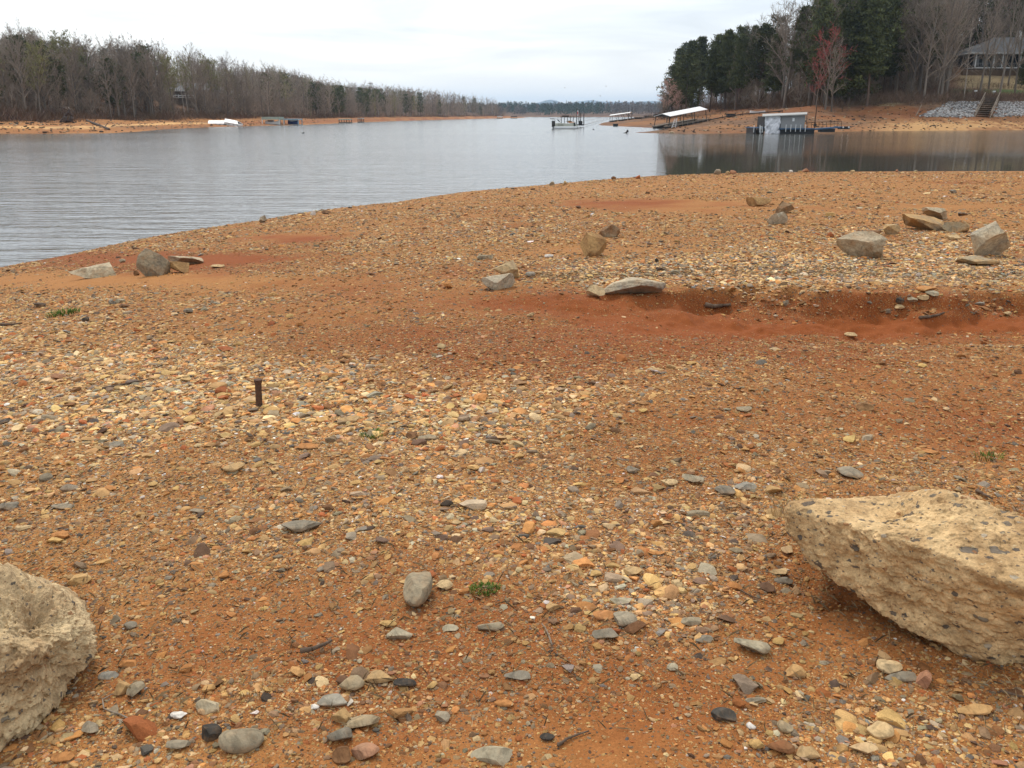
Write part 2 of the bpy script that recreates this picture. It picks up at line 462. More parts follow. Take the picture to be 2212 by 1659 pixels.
M['deck'] = simple('weathered_deck', (.22, .185, .145), .85, var=.2, scale=6)
M['greywall'] = simple('grey_painted_wall', (.27, .275, .275), .7, var=.04, scale=2)
M['blue'] = simple('blue_trim', (.045, .11, .20), .5)
M['lightblue'] = simple('light_blue_fascia', (.28, .43, .53), .5)
M['green'] = simple('pale_green_roof', (.36, .44, .38), .6)
M['silver'] = simple('silver_tarp', (.74, .76, .80), .42, .1, var=.1, scale=1.2)
M['galv'] = simple('galvanised', (.40, .40, .38), .5, .3)
M['wood'] = simple('grey_wood', (.30, .24, .18), .85, var=.2, scale=8)
M['drift'] = simple('driftwood', (.16, .11, .075), .9, var=.25, scale=20, bmp=.002)
M['rust'] = simple('rusty_iron', (.060, .036, .024), .85, var=.3, scale=60, c2=(.11, .055, .03), bmp=.001)
M['shingle'] = simple('grey_shingles', (.13, .135, .14), .85, var=.12, scale=10)
M['glass'] = simple('dark_glass', (.02, .025, .03), .15, spec=.5)
M['housewall'] = simple('tan_siding', (.21, .18, .15), .8)
M['orange'] = simple('orange_plastic', (.65, .20, .08), .5, var=.05)
M['darkblue'] = simple('dark_blue_cover', (.03, .05, .16), .6)
M['reds'] = simple('red_cloth', (.5, .05, .04), .8)
M['root'] = simple('weathered_root', (.10, .075, .062), .9, var=.2)
M['grass'] = tinted('green_weed', (.085, .15, .028), rv=.1); M['straw'] = tinted('dry_stem', (.42, .30, .16), rv=.1)
M['riprap'] = stone_mat('riprap_stone', True, scale=.4, bmp=.03)
M['quartz'] = simple('white_quartz', (.82, .78, .72), .5)

# ------------------------------------------------------------------ ground sheet
def build_ground():
    az = np.radians(np.concatenate([np.linspace(-180, -48, 34)[:-1], np.linspace(-48, 48, 760), np.linspace(48, 180, 34)[1:]]))
    rr = np.concatenate([[0.02], np.geomspace(.5, 1.2, 26)[:-1], np.geomspace(1.2, 12, 640)[:-1], np.geomspace(12, 45, 190)[:-1], np.geomspace(45, 420, 190)[:-1], np.geomspace(420, 12000, 60)])
    A, Rg = np.meshgrid(az, rr)
    x = (Rg * np.sin(A)).ravel(); y = (Rg * np.cos(A)).ravel()
    z = H(x, y)
    nr, na = A.shape
    i = np.arange(nr * na).reshape(nr, na)
    Fq = np.stack([i[:-1, :-1], i[:-1, 1:], i[1:, 1:], i[1:, :-1]], -1).reshape(-1, 4)[:, ::-1]
    r = np.hypot(x, y)
    g, c, k = zones(x, y, z)
    sl = poly_sd(x, y, LEFT); sr = poly_sd(x, y, RIGHT); sm = poly_sd(x, y, MID)
    u, v, fw = project(x, y, z)
    fn = fbm(x * .12, y * .12, o=4, seed=61); ss = np.maximum(sl, sr); fn2 = .55 * fbm(x * .035 + 3, ss * .22, o=4, seed=62) + .45 * fbm(x * .10, ss * .8, o=4, seed=64)
    isf = (r > 60)
    c = np.where(isf, np.clip(.55 + 1.3 * fn2 + .25 * sstep(10, 22, sr), 0, 1), c)
    g = np.where(isf, .25, g)
    pale = np.zeros_like(x)
    # sandy tops of the far banks
    pale = np.where(isf & (sl > -1) & (sl < 26), sstep(.0, .25, fn2 + .10 - .02 * np.abs(sl - 9)) * sstep(-60, -20, -np.abs(u - 130) + 300), pale)
    pale = np.where(isf & (sr > -1) & (sr < 22), np.clip(sstep(-.05, .22, fn2 - .02) * (.12 + .88 * sstep(1780, 1980, u)) * sstep(16, 12, sr + 3 * fn), 0, 1), pale)
    ll = np.maximum(sstep(24, 28, sl + 3 * fn), 0)
    kk = sstep(.36, .50, x / np.maximum(y, 1))
    lim = 36 * (1 - kk) + 17 * kk
    lr = sstep(0, 4, sr - lim + 4 * fn)
    lm = sstep(14, 22, sm)
    bank = np.where(sr > -1, .42 + .5 * sstep(-.2, .3, fn) * sstep(1980, 1800, u), .08 + .3 * sstep(0, .4, fn))
    litter = np.where(isf, np.clip(np.maximum(ll + lr + lm, bank), 0, 1), 0)
    lawn = np.where(isf & (sr > 30), np.clip(sstep(2055, 2090, u) * sstep(45, 48, sr) * sstep(64, 61, sr) + .8 * sstep(1890, 1910, u) * sstep(1960, 1935, u) * sstep(24, 30, sr) * sstep(42, 36, sr)
                    + .55 * sstep(1500, 1600, u) * sstep(1880, 1820, u) * sstep(36, 40, sr) * sstep(62, 52, sr), 0, 1), 0)
    green = np.where(isf & (sr > 0), sstep(2015, 2050, u) * sstep(38, 40, sr) * sstep(46.5, 44.5, sr) * sstep(-.3, .1, fn + .15), 0)
    R = np.interp(np.degrees(np.arctan2(x, y)), AZ, RR)
    wet = sstep(.05, -.02, z - .02 * fbm(x * 2, y * 2, o=2, seed=66)) * sstep(80, 40, r)
    far = sstep(4, 9, r)
    m = mesh_np('ground', np.stack([x, y, z], -1), Fq, M['ground'], smooth=True,
                attrs=dict(clay=c, gravel=g, grey=k, far=far, litter=litter, lawn=lawn, green=green, pale=pale, wet=wet))
    o = link('ground', m); tag(o, 'red clay lakebed beach and wooded shores round the lake', None, kind='structure')
build_ground()

def build_water():
    rr = np.concatenate([[0.01], np.geomspace(4, 30000, 40)]); az = np.linspace(-math.pi, math.pi, 97)[:-1]
    A, Rg = np.meshgrid(az, rr); x = (Rg * np.sin(A)).ravel(); y = (Rg * np.cos(A)).ravel()
    nr, na = A.shape; i = np.arange(nr * na).reshape(nr, na); j = np.roll(i, -1, 1)
    Fq = np.stack([i[:-1], j[:-1], j[1:], i[1:]], -1).reshape(-1, 4)[:, ::-1]
    o = link('water', mesh_np('water', np.stack([x, y, x * 0], -1), Fq, M['water'], smooth=True)); tag(o, 'grey rippled lake water', kind='structure')
build_water()

def build_mountains():
    # blue ridges far beyond the lake
    segs = []
    U = np.linspace(1020, 1560, 200)
    def ridge(D, prof, seed, depth, name, label):
        top = np.interp(U, [a for a, b in prof], [b for a, b in prof]) - .8 * fbm(U * .05, U * 0, o=4, seed=seed)
        X = (U - CU) / F * D / cp
        Z = np.array([at_depth(u, v, D)[2] for u, v in zip(U, top)])
        V = []; n = len(U)
        for k, (dy, zf) in enumerate(((-depth, 0), (-depth * .55, .45), (-depth * .2, .85), (0, 1), (depth * .5, .5), (depth, 0))):
            nz = 1 + .15 * fbm(U * .06, U * 0 + k, o=3, seed=seed + 3) * (0 < zf < 1)
            V.append(np.stack([X, np.full(n, D + dy), Z * zf * nz - 2 * (zf == 0)], -1))
        V = np.concatenate(V); i = np.arange(6 * n).reshape(6, n)
        Fq = np.stack([i[:-1, :-1], i[:-1, 1:], i[1:, 1:], i[1:, :-1]], -1).reshape(-1, 4)
        o = link('mountain', mesh_np('mountain', V, Fq, M['mtn'], smooth=True)); tag(o, label, kind='structure')
    M['mtn'] = simple('wooded_mountain', (.05, .07, .06), .95, var=.2, scale=.004)
    ridge(8800, [(1020, 246), (1085, 229), (1110, 226.5), (1140, 226), (1158, 222), (1172, 217), (1180, 215.2), (1190, 216.5), (1202, 221), (1215, 225), (1260, 229), (1560, 240)], 3, 900, 'mountain', 'pale blue mountain with a rounded peak beyond the lake')
    ridge(10500, [(1020, 240), (1180, 234), (1215, 223), (1232, 220), (1252, 217), (1262, 216), (1285, 219), (1330, 220.5), (1355, 219), (1380, 217.5), (1400, 219), (1450, 221), (1500, 220), (1560, 226)], 8, 1000, 'mountain', 'pale blue rolling mountain ridge beyond the lake')
build_mountains()

# ------------------------------------------------------------------ pebbles
def icos(sub):
    import bmesh
    bm = bmesh.new(); bmesh.ops.create_icosphere(bm, subdivisions=sub, radius=1)
    bm.verts.ensure_lookup_table()
    V = np.array([v.co[:] for v in bm.verts]); Fc = np.array([[l.index for l in f.verts] for f in bm.faces]); bm.free()
    return V, Fc
ICO = {k: icos(k) for k in (1, 2, 3, 4, 5, 6)}

def cut_rock(sub, seed, cuts=8, rough=.06, flat=1.0, lo=.45, hi=.85):
    rs = np.random.RandomState(seed)
    V, Fc = ICO[sub]; V = V.copy()
    for _ in range(cuts):
        n = rs.normal(size=3); n[2] *= flat; n /= np.linalg.norm(n); d = rs.uniform(lo, hi)
        s = V @ n; o = np.maximum(s - d, 0); V -= np.outer(o, n)
    if rough:
        q = fbm(V[:, 0] * 2.1 + seed, V[:, 1] * 2.1, V[:, 2] * 2.1, o=4, seed=seed)
        V = V * (1 + rough * 2 * q)[:, None]
    V -= (V.max(0) + V.min(0)) / 2; V /= (V.max(0) - V.min(0)) / 2
    return V, Fc

CN = list(PAL); PC = np.array([PAL[k] for k in CN])
def pick_cols(n, grey, clay, rs):
    # palette weights shift with the ground they lie on
    w = np.zeros((n, len(CN)))
    W = dict(tan=2.0, cream=.8, orange=1.2, yellow=1.2, grey=.45, dark=.35, slate=.25, olive=.8, brown=.9, white=.03, pink=.2, pale=.35, rust=.35, bluegrey=.02)
    WG = dict(tan=1.2, cream=1.0, orange=.5, yellow=.5, grey=1.8, dark=1.2, slate=1.4, olive=1.5, brown=.6, white=.06, pink=.25, pale=1.2, rust=.2, bluegrey=.3)
    for i, k in enumerate(CN): w[:, i] = W[k] * (1 - grey) + WG[k] * grey
    w /= w.sum(1, keepdims=True); c = np.cumsum(w, 1)
    idx = (rs.rand(n)[:, None] > c).sum(1).clip(0, len(CN) - 1)
    C = PC[idx] * rs.uniform(.60, 1.32, (n, 1)) * rs.uniform(.95, 1.05, (n, 3))
    dust = np.array((.31, .125, .038))
    k = rs.uniform(.05, .85, (n, 1)) * (.35 + .60 * clay[:, None])
    return C * (1 - k) + dust * k

def scatter(r0, r1, size, dens, rs, spread=.45, wide=1.35, gp=1.0, thresh=0.0):
    """points in the viewed wedge; density follows the gravel map"""
    half = math.radians(31 * wide)
    area = half * (r1 * r1 - r0 * r0); n = int(area * dens)
    r = np.sqrt(rs.uniform(r0 * r0, r1 * r1, n)); a = rs.uniform(-half, half, n)
    x = r * np.sin(a); y = r * np.cos(a)
    R = np.interp(np.degrees(a), AZ, RR)
    keep = r < R * 1.0
    x, y, r = x[keep], y[keep], r[keep]
    z = H(x, y); g, c, k = zones(x, y, z)
    # steep cut bank carries few stones
    keep = rs.rand(len(x)) < np.clip((g - thresh) / (1 - thresh), 0, 1) ** gp
    x, y, z, c, k, g = x[keep], y[keep], z[keep], c[keep], k[keep], g[keep]
    s = size * np.exp(rs.normal(0, spread, len(x))).clip(.45, 2.3)
    return x, y, z, s, c, k, g

def gravel(name, label, classes, seed):
    rs = np.random.RandomState(seed); AV, AF, AC = [], [], []; off = 0
    for (r0, r1, size, dens, sub, gp, thr) in classes:
        x, y, z, s, c, k, g = scatter(r0, r1, size, dens, rs, gp=gp, thresh=thr)
        n = len(x); col = pick_cols(n, k, c, rs); dn = np.clip((g - .4) / .5, 0, 1)[:, None]; col = col * (.84 + .40 * dn) * (1 + dn * np.array((0, .05, .10)))
        T = [cut_rock(sub, 100 + q, cuts=13 if sub > 1 else 6, rough=.05 if sub > 1 else .12, lo=.38, hi=.8) for q in range(14)]
        ti = rs.randint(0, 14, n)
        for q in range(14):
            I = np.where(ti == q)[0]
            if not len(I): continue
            TV, TF = T[q]; m = len(I)
            sx = s[I]; sy = sx * rs.uniform(.55, .95, m); sz = sx * rs.uniform(.22, .46, m)
            V = TV[None] * np.stack([sx, sy, sz], -1)[:, None, :]
            # tilt then yaw
            t1 = rs.normal(0, .20, m); t2 = rs.normal(0, .20, m); yw = rs.uniform(0, 2 * math.pi, m)
            cx, sxn = np.cos(t1)[:, None], np.sin(t1)[:, None]; Y = V[..., 1] * cx - V[..., 2] * sxn; Z = V[..., 1] * sxn + V[..., 2] * cx
            cy, syn = np.cos(t2)[:, None], np.sin(t2)[:, None]; X = V[..., 0] * cy + Z * syn; Z = -V[..., 0] * syn + Z * cy
            cz, szn = np.cos(yw)[:, None], np.sin(yw)[:, None]; X, Y = X * cz - Y * szn, X * szn + Y * cz
            lift = sz * rs.uniform(-.4, .6, m)
            V = np.stack([X + x[I][:, None], Y + y[I][:, None], Z + (z[I] + lift)[:, None]], -1).reshape(-1, 3)
            nv = len(TV)
            Fi = (TF[None] + (np.arange(m) * nv)[:, None, None]).reshape(-1, 3) + off
            off += m * nv
            AV.append(V); AF.append(Fi); AC.append(np.repeat(col[I], nv, 0))
    V = np.concatenate(AV); print(name, len(V), 'verts', len(np.concatenate(AF)), 'tris')
    o = link(name, mesh_np(name, V, np.concatenate(AF), M['pebble'], col=np.concatenate(AC)))
    tag(o, label, 'gravel', kind='stuff')

gravel('gravel', 'tan, orange and grey pebbles strewn over the red beach', [
    # r0, r1, half size, per m2, subdivision, power, threshold
    (1.0, 6.5, .0075, 3600, 1, 1.5, .06), (6.5, 13, .0095, 2000, 1, 1.3, .05), (13, 20, .012, 600, 1, 1.5, .12),
    (1.0, 10, .0145, 1000, 2, 2.6, .15), (10, 24, .018, 380, 1, 1.7, .12), (24, 46, .022, 90, 1, 1.4, .05),
    (1.0, 16, .0210, 110, 2, 3.2, .18), (16, 48, .032, 18, 1, 1.5, .1), (14, 48, .05, .8, 2, 1.2, .2)], 71)
gravel('grit', 'fine reddish grit between the pebbles', [
    (.9, 3.6, .0026, 22000, 1, .45, 0), (.9, 6.0, .0044, 8000, 1, .7, 0)], 72)

# ------------------------------------------------------------------ individual stones and boulders, read off the photograph
def rot2(V, a):
    c, s = math.cos(a), math.sin(a)
    return np.stack([V[:, 0] * c - V[:, 1] * s, V[:, 0] * s + V[:, 1] * c, V[:, 2]], -1)

_mats = {}
def rock_mat(col, alt, big=False):
    k = (col, alt, big)
    if k not in _mats:
        pb = np.array(PAL[col]) * (.95 if col in ('cream', 'white', 'yellow', 'orange', 'dark') else 1.0); pb = tuple((pb + (np.array((.60, .48, .32)) - pb) * (.55 if big and col in ('bluegrey', 'grey', 'pale') else .2 if col in ('olive', 'slate', 'grey', 'bluegrey') else 0.0)).tolist())
        _mats[k] = stone_mat('rock_' + col + ('_' + alt if alt else ''), False, pb, PAL[alt] if alt else None, .8, .35 if alt else .5, .006)
    return _mats[k]

_seed = [500]
def rock(u0, u1, v0, v1, col, label, alt=None, name='stone', cuts=8, sub=4, group=None, emb=.12, tilt=0.0, rough=.045, hi=.82, seed=None, zup=0.0, shp=1.0, flat=1.3):
    if name == 'boulder': cuts, hi, sub = cuts + 6, min(hi, .70), 5
    _seed[0] += 1; sd = seed or _seed[0]
    uc = (u0 + u1) / 2; p = hit(uc, v1); k = ppm(p)
    a = PITCH + math.atan((v1 - CV) / F)
    W = (u1 - u0) / k; h = (v1 - v0) / k
    D = min(max(h * .72 / math.sin(a), .45 * W), flat * W) if a > .3 else .75 * W
    if a > .42: W *= 1.10; h *= 1.08
    Z = max((h - D * math.sin(a) * .85) / math.cos(a), .3 * h, .16 * W)
    if name == 'boulder': W *= 1.10; Z *= 1.24
    V, Fc = cut_rock(sub, sd, cuts=cuts, rough=rough, lo=.32 if name == 'boulder' else .4, hi=hi)
    if name == 'boulder': V = V * (1 + .030 * fbm(V[:, 0] * 9, V[:, 1] * 9, V[:, 2] * 9, o=4, seed=sd + 3))[:, None]
    V = V * np.array([W / 2, D / 2, Z / 2 * (1 + emb)]) * shp
    if tilt:
        c, s = math.cos(tilt), math.sin(tilt); V = np.stack([V[:, 0] * c - V[:, 2] * s, V[:, 1], V[:, 0] * s + V[:, 2] * c], -1)
    V[:, 2] += Z / 2 * (1 - emb)
    y = p[1] + D * .42; x = p[0] * y / p[1]; z = H1(x, y) + zup
    o = link(name, mesh_np(name, V, Fc, rock_mat(col, alt, name == 'boulder')), loc=(x, y, min(z, p[2] + .1) if not zup else z))
    return tag(o, label, 'boulder' if name == 'boulder' else 'stone', group)

B = 'boulder'
# left group by the water
rock(162, 262, 566, 600, 'pale', 'long flat pale boulder, leftmost of the rocks near the left shoreline', 'olive', B, 7)
rock(304, 366, 542, 595, 'olive', 'tall pointed grey-brown boulder beside the flat pale slab near the left shoreline', 'grey', B, 9)
rock(366, 410, 565, 590, 'tan', 'square tan block touching the tall pointed boulder on its right side', 'brown', B, 8)
rock(367, 436, 549, 573, 'pale', 'pale tilted slab behind the square tan block near the left shore', 'grey', B, 6, tilt=-.12)
rock(454, 485, 570, 579, 'cream', 'small flat cream stone alone right of the tan block'); rock(258, 272, 558, 567, 'pale', 'small whitish stone behind the gap between two left boulders')
rock(288, 303, 583, 595, 'brown', 'small brown stone against the left foot of the tall pointed boulder')
rock(559, 578, 467, 481, 'grey', 'grey-topped rock standing at the water edge', 'dark', B, 7); rock(598, 611, 467, 473, 'pale', 'small flat pale rock in the shallow water beside the grey-topped rock')
rock(671, 682, 453, 465, 'white', 'small white rock at the edge of the water'); rock(693, 716, 453, 462, 'brown', 'low dark rock at the waterline beside the white rock', 'dark'); rock(752, 760, 446, 450, 'dark', 'tiny dark rock awash off the middle shore')
rock(257, 278, 655, 665, 'brown', 'flat dark brown stone on the tan sand, left side', 'dark'); rock(233, 250, 645, 658, 'bluegrey', 'rounded blue-grey stone on the tan sand, left side'); rock(397, 417, 665, 677, 'slate', 'round slate-coloured stone in the tan gravel')
rock(176, 194, 683, 695, 'dark', 'dark lumpy stone in front of the green weed patch'); rock(640, 655, 694, 705, 'orange', 'bright orange stone with a peaked top in the middle gravel'); rock(466, 503, 749, 759, 'rust', 'long flat rust-orange stone left of the iron stake')
rock(247, 270, 643, 655, 'pale', 'pale cream stone on the tan sand'); rock(75, 100, 652, 664, 'dark', 'dark flat stone far left on the sand', 'brown')
# centre
rock(1042, 1111, 587, 626, 'bluegrey', 'grey-green wedge-shaped boulder leaning at the end of the gully', 'pale', B, 6, tilt=-.22, hi=.7)
rock(1065, 1121, 567, 603, 'cream', 'striped cream and tan boulder behind the grey-green wedge', 'grey', B, 8)
rock(958, 979, 609, 624, 'orange', 'small round orange rock left of the grey-green wedge', cuts=5); rock(1040, 1056, 592, 607, 'orange', 'small orange rock tucked behind the grey-green wedge')
rock(1255, 1307, 508, 554, 'tan', 'peaked tan boulder standing alone in mid beach', 'brown', B, 7)
rock(1295, 1336, 487, 512, 'brown', 'rounded boulder with a white top and brown base behind the peaked tan one', 'pale', B, 6)
rock(1298, 1430, 596, 640, 'pale', 'long grey-white slab lying at the head of the gully', 'bluegrey', B, 7, tilt=.10, hi=.75)
rock(1265, 1304, 619, 643, 'cream', 'cream rock at the left end of the long grey-white slab', 'pale', B, 7)
rock(1176, 1197, 548, 556, 'white', 'small flat white stone on the bare sand left of the peaked boulder'); rock(1030, 1066, 548, 561, 'olive', 'flat dark stone on the sand in mid beach', 'dark')
rock(1134, 1156, 586, 599, 'bluegrey', 'blue-grey flat stone right of the striped boulder'); rock(1137, 1155, 673, 685, 'cream', 'pale peaked stone on the red clay in front of the gully'); rock(1417, 1437, 576, 586, 'dark', 'dark rounded stone above the long slab', 'brown')
rock(1414, 1423, 557, 567, 'dark', 'small black stone above the long slab'); rock(1448, 1470, 581, 593, 'grey', 'grey angular stone above the right end of the long slab', 'pale'); rock(1197, 1208, 613, 620, 'cream', 'small cream stone between wedge boulder and slab')
for (a, b, c, d, col, lb) in [(1186, 1198, 391, 400, 'pale', 'pale peaked rock on the far waterline, left of a pair'), (1216, 1225, 390, 398, 'cream', 'small cream rock on the far waterline, right of a pair'),
                             (1311, 1321, 379, 385, 'dark', 'dark rock standing in shallow water, left of two touching'), (1320, 1331, 380, 387, 'brown', 'brown rock standing in shallow water, right of two touching'),
                             (1372, 1384, 378, 385, 'rust', 'reddish brown rock on the waterline where the dark reflection begins'), (1541, 1557, 365, 376, 'grey', 'grey round rock on the waterline against the dark reflection'),
                             (1567, 1578, 369, 376, 'cream', 'small cream rock on the waterline right of the grey round rock'), (1576, 1590, 367, 376, 'pink', 'pinkish rock on the waterline beside a small cream one'),
                             (1704, 1712, 367, 372, 'white', 'tiny white stone on the far waterline'), (1724, 1736, 368, 371, 'cream', 'flat cream stone under the red one on the far waterline'), (1732, 1748, 363, 371, 'pink', 'pink stone capped with red on the far waterline'),
                             (1837, 1846, 367, 372, 'cream', 'small cream stone on the far waterline, right half'), (1934, 1941, 366, 371, 'pink', 'small pink upright stone on the far waterline'), (1974, 1982, 367, 371, 'pale', 'small pale stone rightmost on the far waterline')]:
    rock(a, b, c, d + 1, col, lb, sub=3)
# right side
rock(1616, 1662, 427, 446, 'tan', 'flat-topped tan block, farthest boulder up the beach', 'brown', B, 6); rock(1671, 1714, 438, 461, 'brown', 'dark brown angular rock resting above a grey-white one', 'olive', B, 7, tilt=.15)
rock(1658, 1701, 461, 485, 'bluegrey', 'grey-white angular rock just below the dark brown one', 'pale', B, 7); rock(1812, 1904, 504, 559, 'grey', 'big brown-grey boulder with a steep left side and sloping top', 'olive', B, 6, tilt=-.1, hi=.78, sub=5)
rock(1956, 2038, 466, 499, 'tan', 'oblong tan-grey block in front of the pale pointed slab', 'grey', B, 6); rock(1991, 2050, 448, 474, 'pale', 'pale slab with a pointed top behind the oblong block', 'olive', B, 6)
rock(2036, 2087, 480, 502, 'olive', 'low brown-grey block at the right end of the oblong block', 'tan', B, 6); rock(2064, 2088, 472, 481, 'dark', 'thin dark stone lying on top of the low brown-grey block', 'brown', zup=.09)
rock(2090, 2174, 490, 557, 'pale', 'biggest pale grey boulder with a rounded crown, far right', 'bluegrey', B, 9, sub=5); rock(1905, 1941, 487, 507, 'tan', 'pale tan stone left of the oblong block', 'pale', B, 7)
rock(1870, 1906, 496, 508, 'brown', 'low brown stone beside the pale tan stone'); rock(2043, 2074, 506, 518, 'cream', 'cream wedge-shaped stone lying left of the biggest pale boulder'); rock(1785, 1802, 501, 513, 'rust', 'round rust-red stone left of the big brown-grey boulder', cuts=4)
rock(1782, 1802, 458, 469, 'yellow', 'bright yellow-tan stone on the bare sand'); rock(2049, 2066, 409, 418, 'bluegrey', 'blue-grey stone alone on the far tan sand'); rock(2076, 2155, 560, 576, 'olive', 'flat tan rock slab sunk in gravel below the biggest pale boulder', 'tan', B, 5)
rock(1981, 2024, 616, 632, 'orange', 'long flat orange rock on the lip of the gully', 'tan', cuts=6); rock(1956, 1980, 651, 665, 'pale', 'pale rounded stone heaped in the gully, middle of the heap'); rock(1980, 2004, 644, 657, 'cream', 'flat cream stone on top of the heap in the gully')
rock(1932, 1952, 666, 677, 'cream', 'cream stone at the lower left of the gully heap'); rock(1996, 2027, 640, 652, 'pale', 'pale flat stone at the upper right of the gully heap'); rock(1911, 1923, 669, 682, 'grey', 'grey stone on the tip of the gully heap')
rock(1932, 1951, 651, 665, 'dark', 'dark stone at the left of the gully heap'); rock(2104, 2124, 650, 660, 'bluegrey', 'grey flat stone on the gully bank, right side'); rock(2164, 2184, 672, 684, 'cream', 'cream stone on the right side of the gully bank')
rock(1871, 1882, 660, 668, 'slate', 'small slate stone lying in the red gully'); rock(1690, 1702, 650, 664, 'grey', 'small pointed grey stone standing at the foot of the red bank'); rock(1823, 1851, 716, 730, 'cream', 'cream stone on the red flat below the gully')
# middle distance, right of centre
rock(1847, 1882, 861, 888, 'brown', 'squarish brown-tan stone alone on the fine gravel', 'tan'); rock(1813, 1863, 1006, 1036, 'grey', 'dark grey lumpy stone above the big conglomerate boulder', 'dark'); rock(1475, 1517, 1020, 1047, 'pale', 'pale grey rounded stone in the slate-strewn patch', 'grey')
rock(1430, 1462, 1034, 1052, 'cream', 'cream stone left of the pale grey rounded one'); rock(1585, 1632, 1038, 1060, 'bluegrey', 'flat pale grey stone right of a dark slate one'); rock(1544, 1584, 1046, 1072, 'slate', 'dark slate stone in the slate-strewn patch', 'dark')
rock(1352, 1382, 1005, 1022, 'slate', 'flat slate stone left of centre of the slate-strewn patch'); rock(1990, 2030, 965, 982, 'orange', 'orange-brown flat stone on the red sand, right side'); rock(1590, 1625, 876, 892, 'olive', 'olive stone in the thin gravel right of centre')
# middle distance, left
rock(236, 266, 950, 967, 'slate', 'pointed slate-grey stone in the dense gravel', 'grey'); rock(136, 171, 1040, 1061, 'slate', 'dark grey domed stone left side', 'brown', cuts=4); rock(484, 528, 998, 1023, 'tan', 'tan rounded triangular stone in the dense gravel', 'olive')
rock(608, 692, 1123, 1152, 'slate', 'broad flat grey slab sunk in the red sand', 'olive', cuts=5, hi=.9); rock(569, 606, 876, 898, 'yellow', 'orange-tan block at the foot of the iron stake', 'orange'); rock(0, 26, 900, 915, 'dark', 'flat black stone at the left edge of the photo')
rock(322, 340, 1039, 1052, 'yellow', 'small yellow rounded stone in the left gravel', cuts=4); rock(222, 251, 1047, 1063, 'orange', 'orange stone right of the dark domed one'); rock(36, 68, 1131, 1147, 'cream', 'flat cream stone near the left edge')
rock(112, 158, 1086, 1101, 'grey', 'long grey stone with a blunt left end'); rock(116, 152, 1144, 1168, 'orange', 'burnt orange wedge above the left concrete lump'); rock(152, 198, 1236, 1262, 'tan', 'tan broken stone with a raised left end', 'yellow')
rock(0, 38, 1078, 1102, 'slate', 'dark slate stone at the left edge', 'dark'); rock(875, 902, 931, 952, 'brown', 'squarish brown stone in the central gravel'); rock(902, 945, 936, 951, 'olive', 'flat grey-brown stone right of the squarish brown one')
rock(728, 776, 893, 916, 'tan', 'tan-grey flat stone right of the stake', 'grey'); rock(745, 776, 838, 852, 'orange', 'bright orange block behind the gravel right of the stake'); rock(693, 711, 808, 824, 'yellow', 'yellow-tan upright stone right of the stake')
rock(640, 690, 955, 972, 'orange', 'flat burnt-orange stone below the stake', 'brown'); rock(410, 440, 1098, 1110, 'grey', 'thin grey stone in the red sand left of centre'); rock(1480, 1530, 1100, 1118, 'olive', 'flat olive stone above the gap before the conglomerate boulder')
# foreground, centre
rock(873, 932, 1236, 1318, 'olive', 'long grey-green stone pointing toward the viewer', 'grey', cuts=6, flat=2.6); rock(942, 977, 1251, 1276, 'cream', 'smooth cream stone right of the long grey-green one', cuts=4); rock(919, 942, 1234, 1249, 'rust', 'small dark red stone touching the long grey-green one', 'brown')
rock(838, 890, 1352, 1383, 'pale', 'whitish stone with a dark left tip in the central sand', 'dark'); rock(821, 856, 1340, 1357, 'yellow', 'flat yellow stone left above the whitish one', cuts=4); rock(736, 787, 1462, 1497, 'olive', 'rounded olive-grey stone left of a wedge-shaped one', 'tan', cuts=5)
rock(792, 850, 1449, 1478, 'tan', 'tan-grey wedge-shaped stone in the lower centre', 'grey'); rock(689, 750, 1499, 1529, 'bluegrey', 'pale grey flat stone beside the white pebble', 'pale', cuts=6); rock(721, 759, 1525, 1563, 'tan', 'squarish tan stone below the pale grey flat one', cuts=5)
rock(744, 818, 1541, 1579, 'olive', 'broken olive and tan stone in the lower centre', 'tan'); rock(710, 762, 1572, 1608, 'slate', 'dark oval stone under the broken olive one', cuts=3, rough=.03); rock(761, 819, 1601, 1643, 'pink', 'pinkish brown rounded stone at the bottom', 'olive', cuts=5)
rock(721, 759, 1612, 1652, 'brown', 'dark brown rounded stone left of the pinkish one', cuts=4); rock(1020, 1104, 1609, 1653, 'pale', 'grey-tan pyramid stone at the bottom centre', 'olive', cuts=6); rock(1070, 1108, 1511, 1529, 'orange', 'smooth orange-yellow oval stone on the bare sand', cuts=3, rough=.03)
rock(941, 972, 1532, 1562, 'grey', 'grey stone in the lower centre sand', 'pale'); rock(1091, 1144, 1450, 1474, 'slate', 'dark grey peaked stone right of centre', 'grey'); rock(852, 898, 1467, 1488, 'dark', 'nearly black flat stone beside the wedge-shaped one')
rock(1034, 1087, 1340, 1365, 'olive', 'long slate-green stone lying diagonally in the sand', 'slate'); rock(923, 944, 1471, 1490, 'yellow', 'small yellow pebble right of the black flat stone', cuts=4); rock(1167, 1197, 1585, 1602, 'dark', 'small dark oval stone at the bottom right of centre', cuts=3)
rock(957, 990, 1348, 1365, 'pale', 'pale triangular stone in the central sand'); rock(1180, 1216, 1300, 1322, 'tan', 'tan stone left of the orange ones')
rock(481, 570, 1565, 1628, 'olive', 'big smooth grey-brown elongated stone at the bottom left', 'grey', cuts=3, rough=.025); rock(436, 480, 1561, 1602, 'dark', 'black rounded stone left of the big smooth one', cuts=5); rock(427, 477, 1506, 1541, 'pale', 'pale angular stone above the black rounded one', 'cream')
rock(370, 403, 1537, 1555, 'white', 'flat white stone left of the pale angular one'); rock(250, 283, 1469, 1504, 'tan', 'tan block, left half of a two-tone pair by the concrete lump', 'brown'); rock(280, 313, 1471, 1506, 'olive', 'olive stone, right half of a two-tone pair by the concrete lump', 'grey')
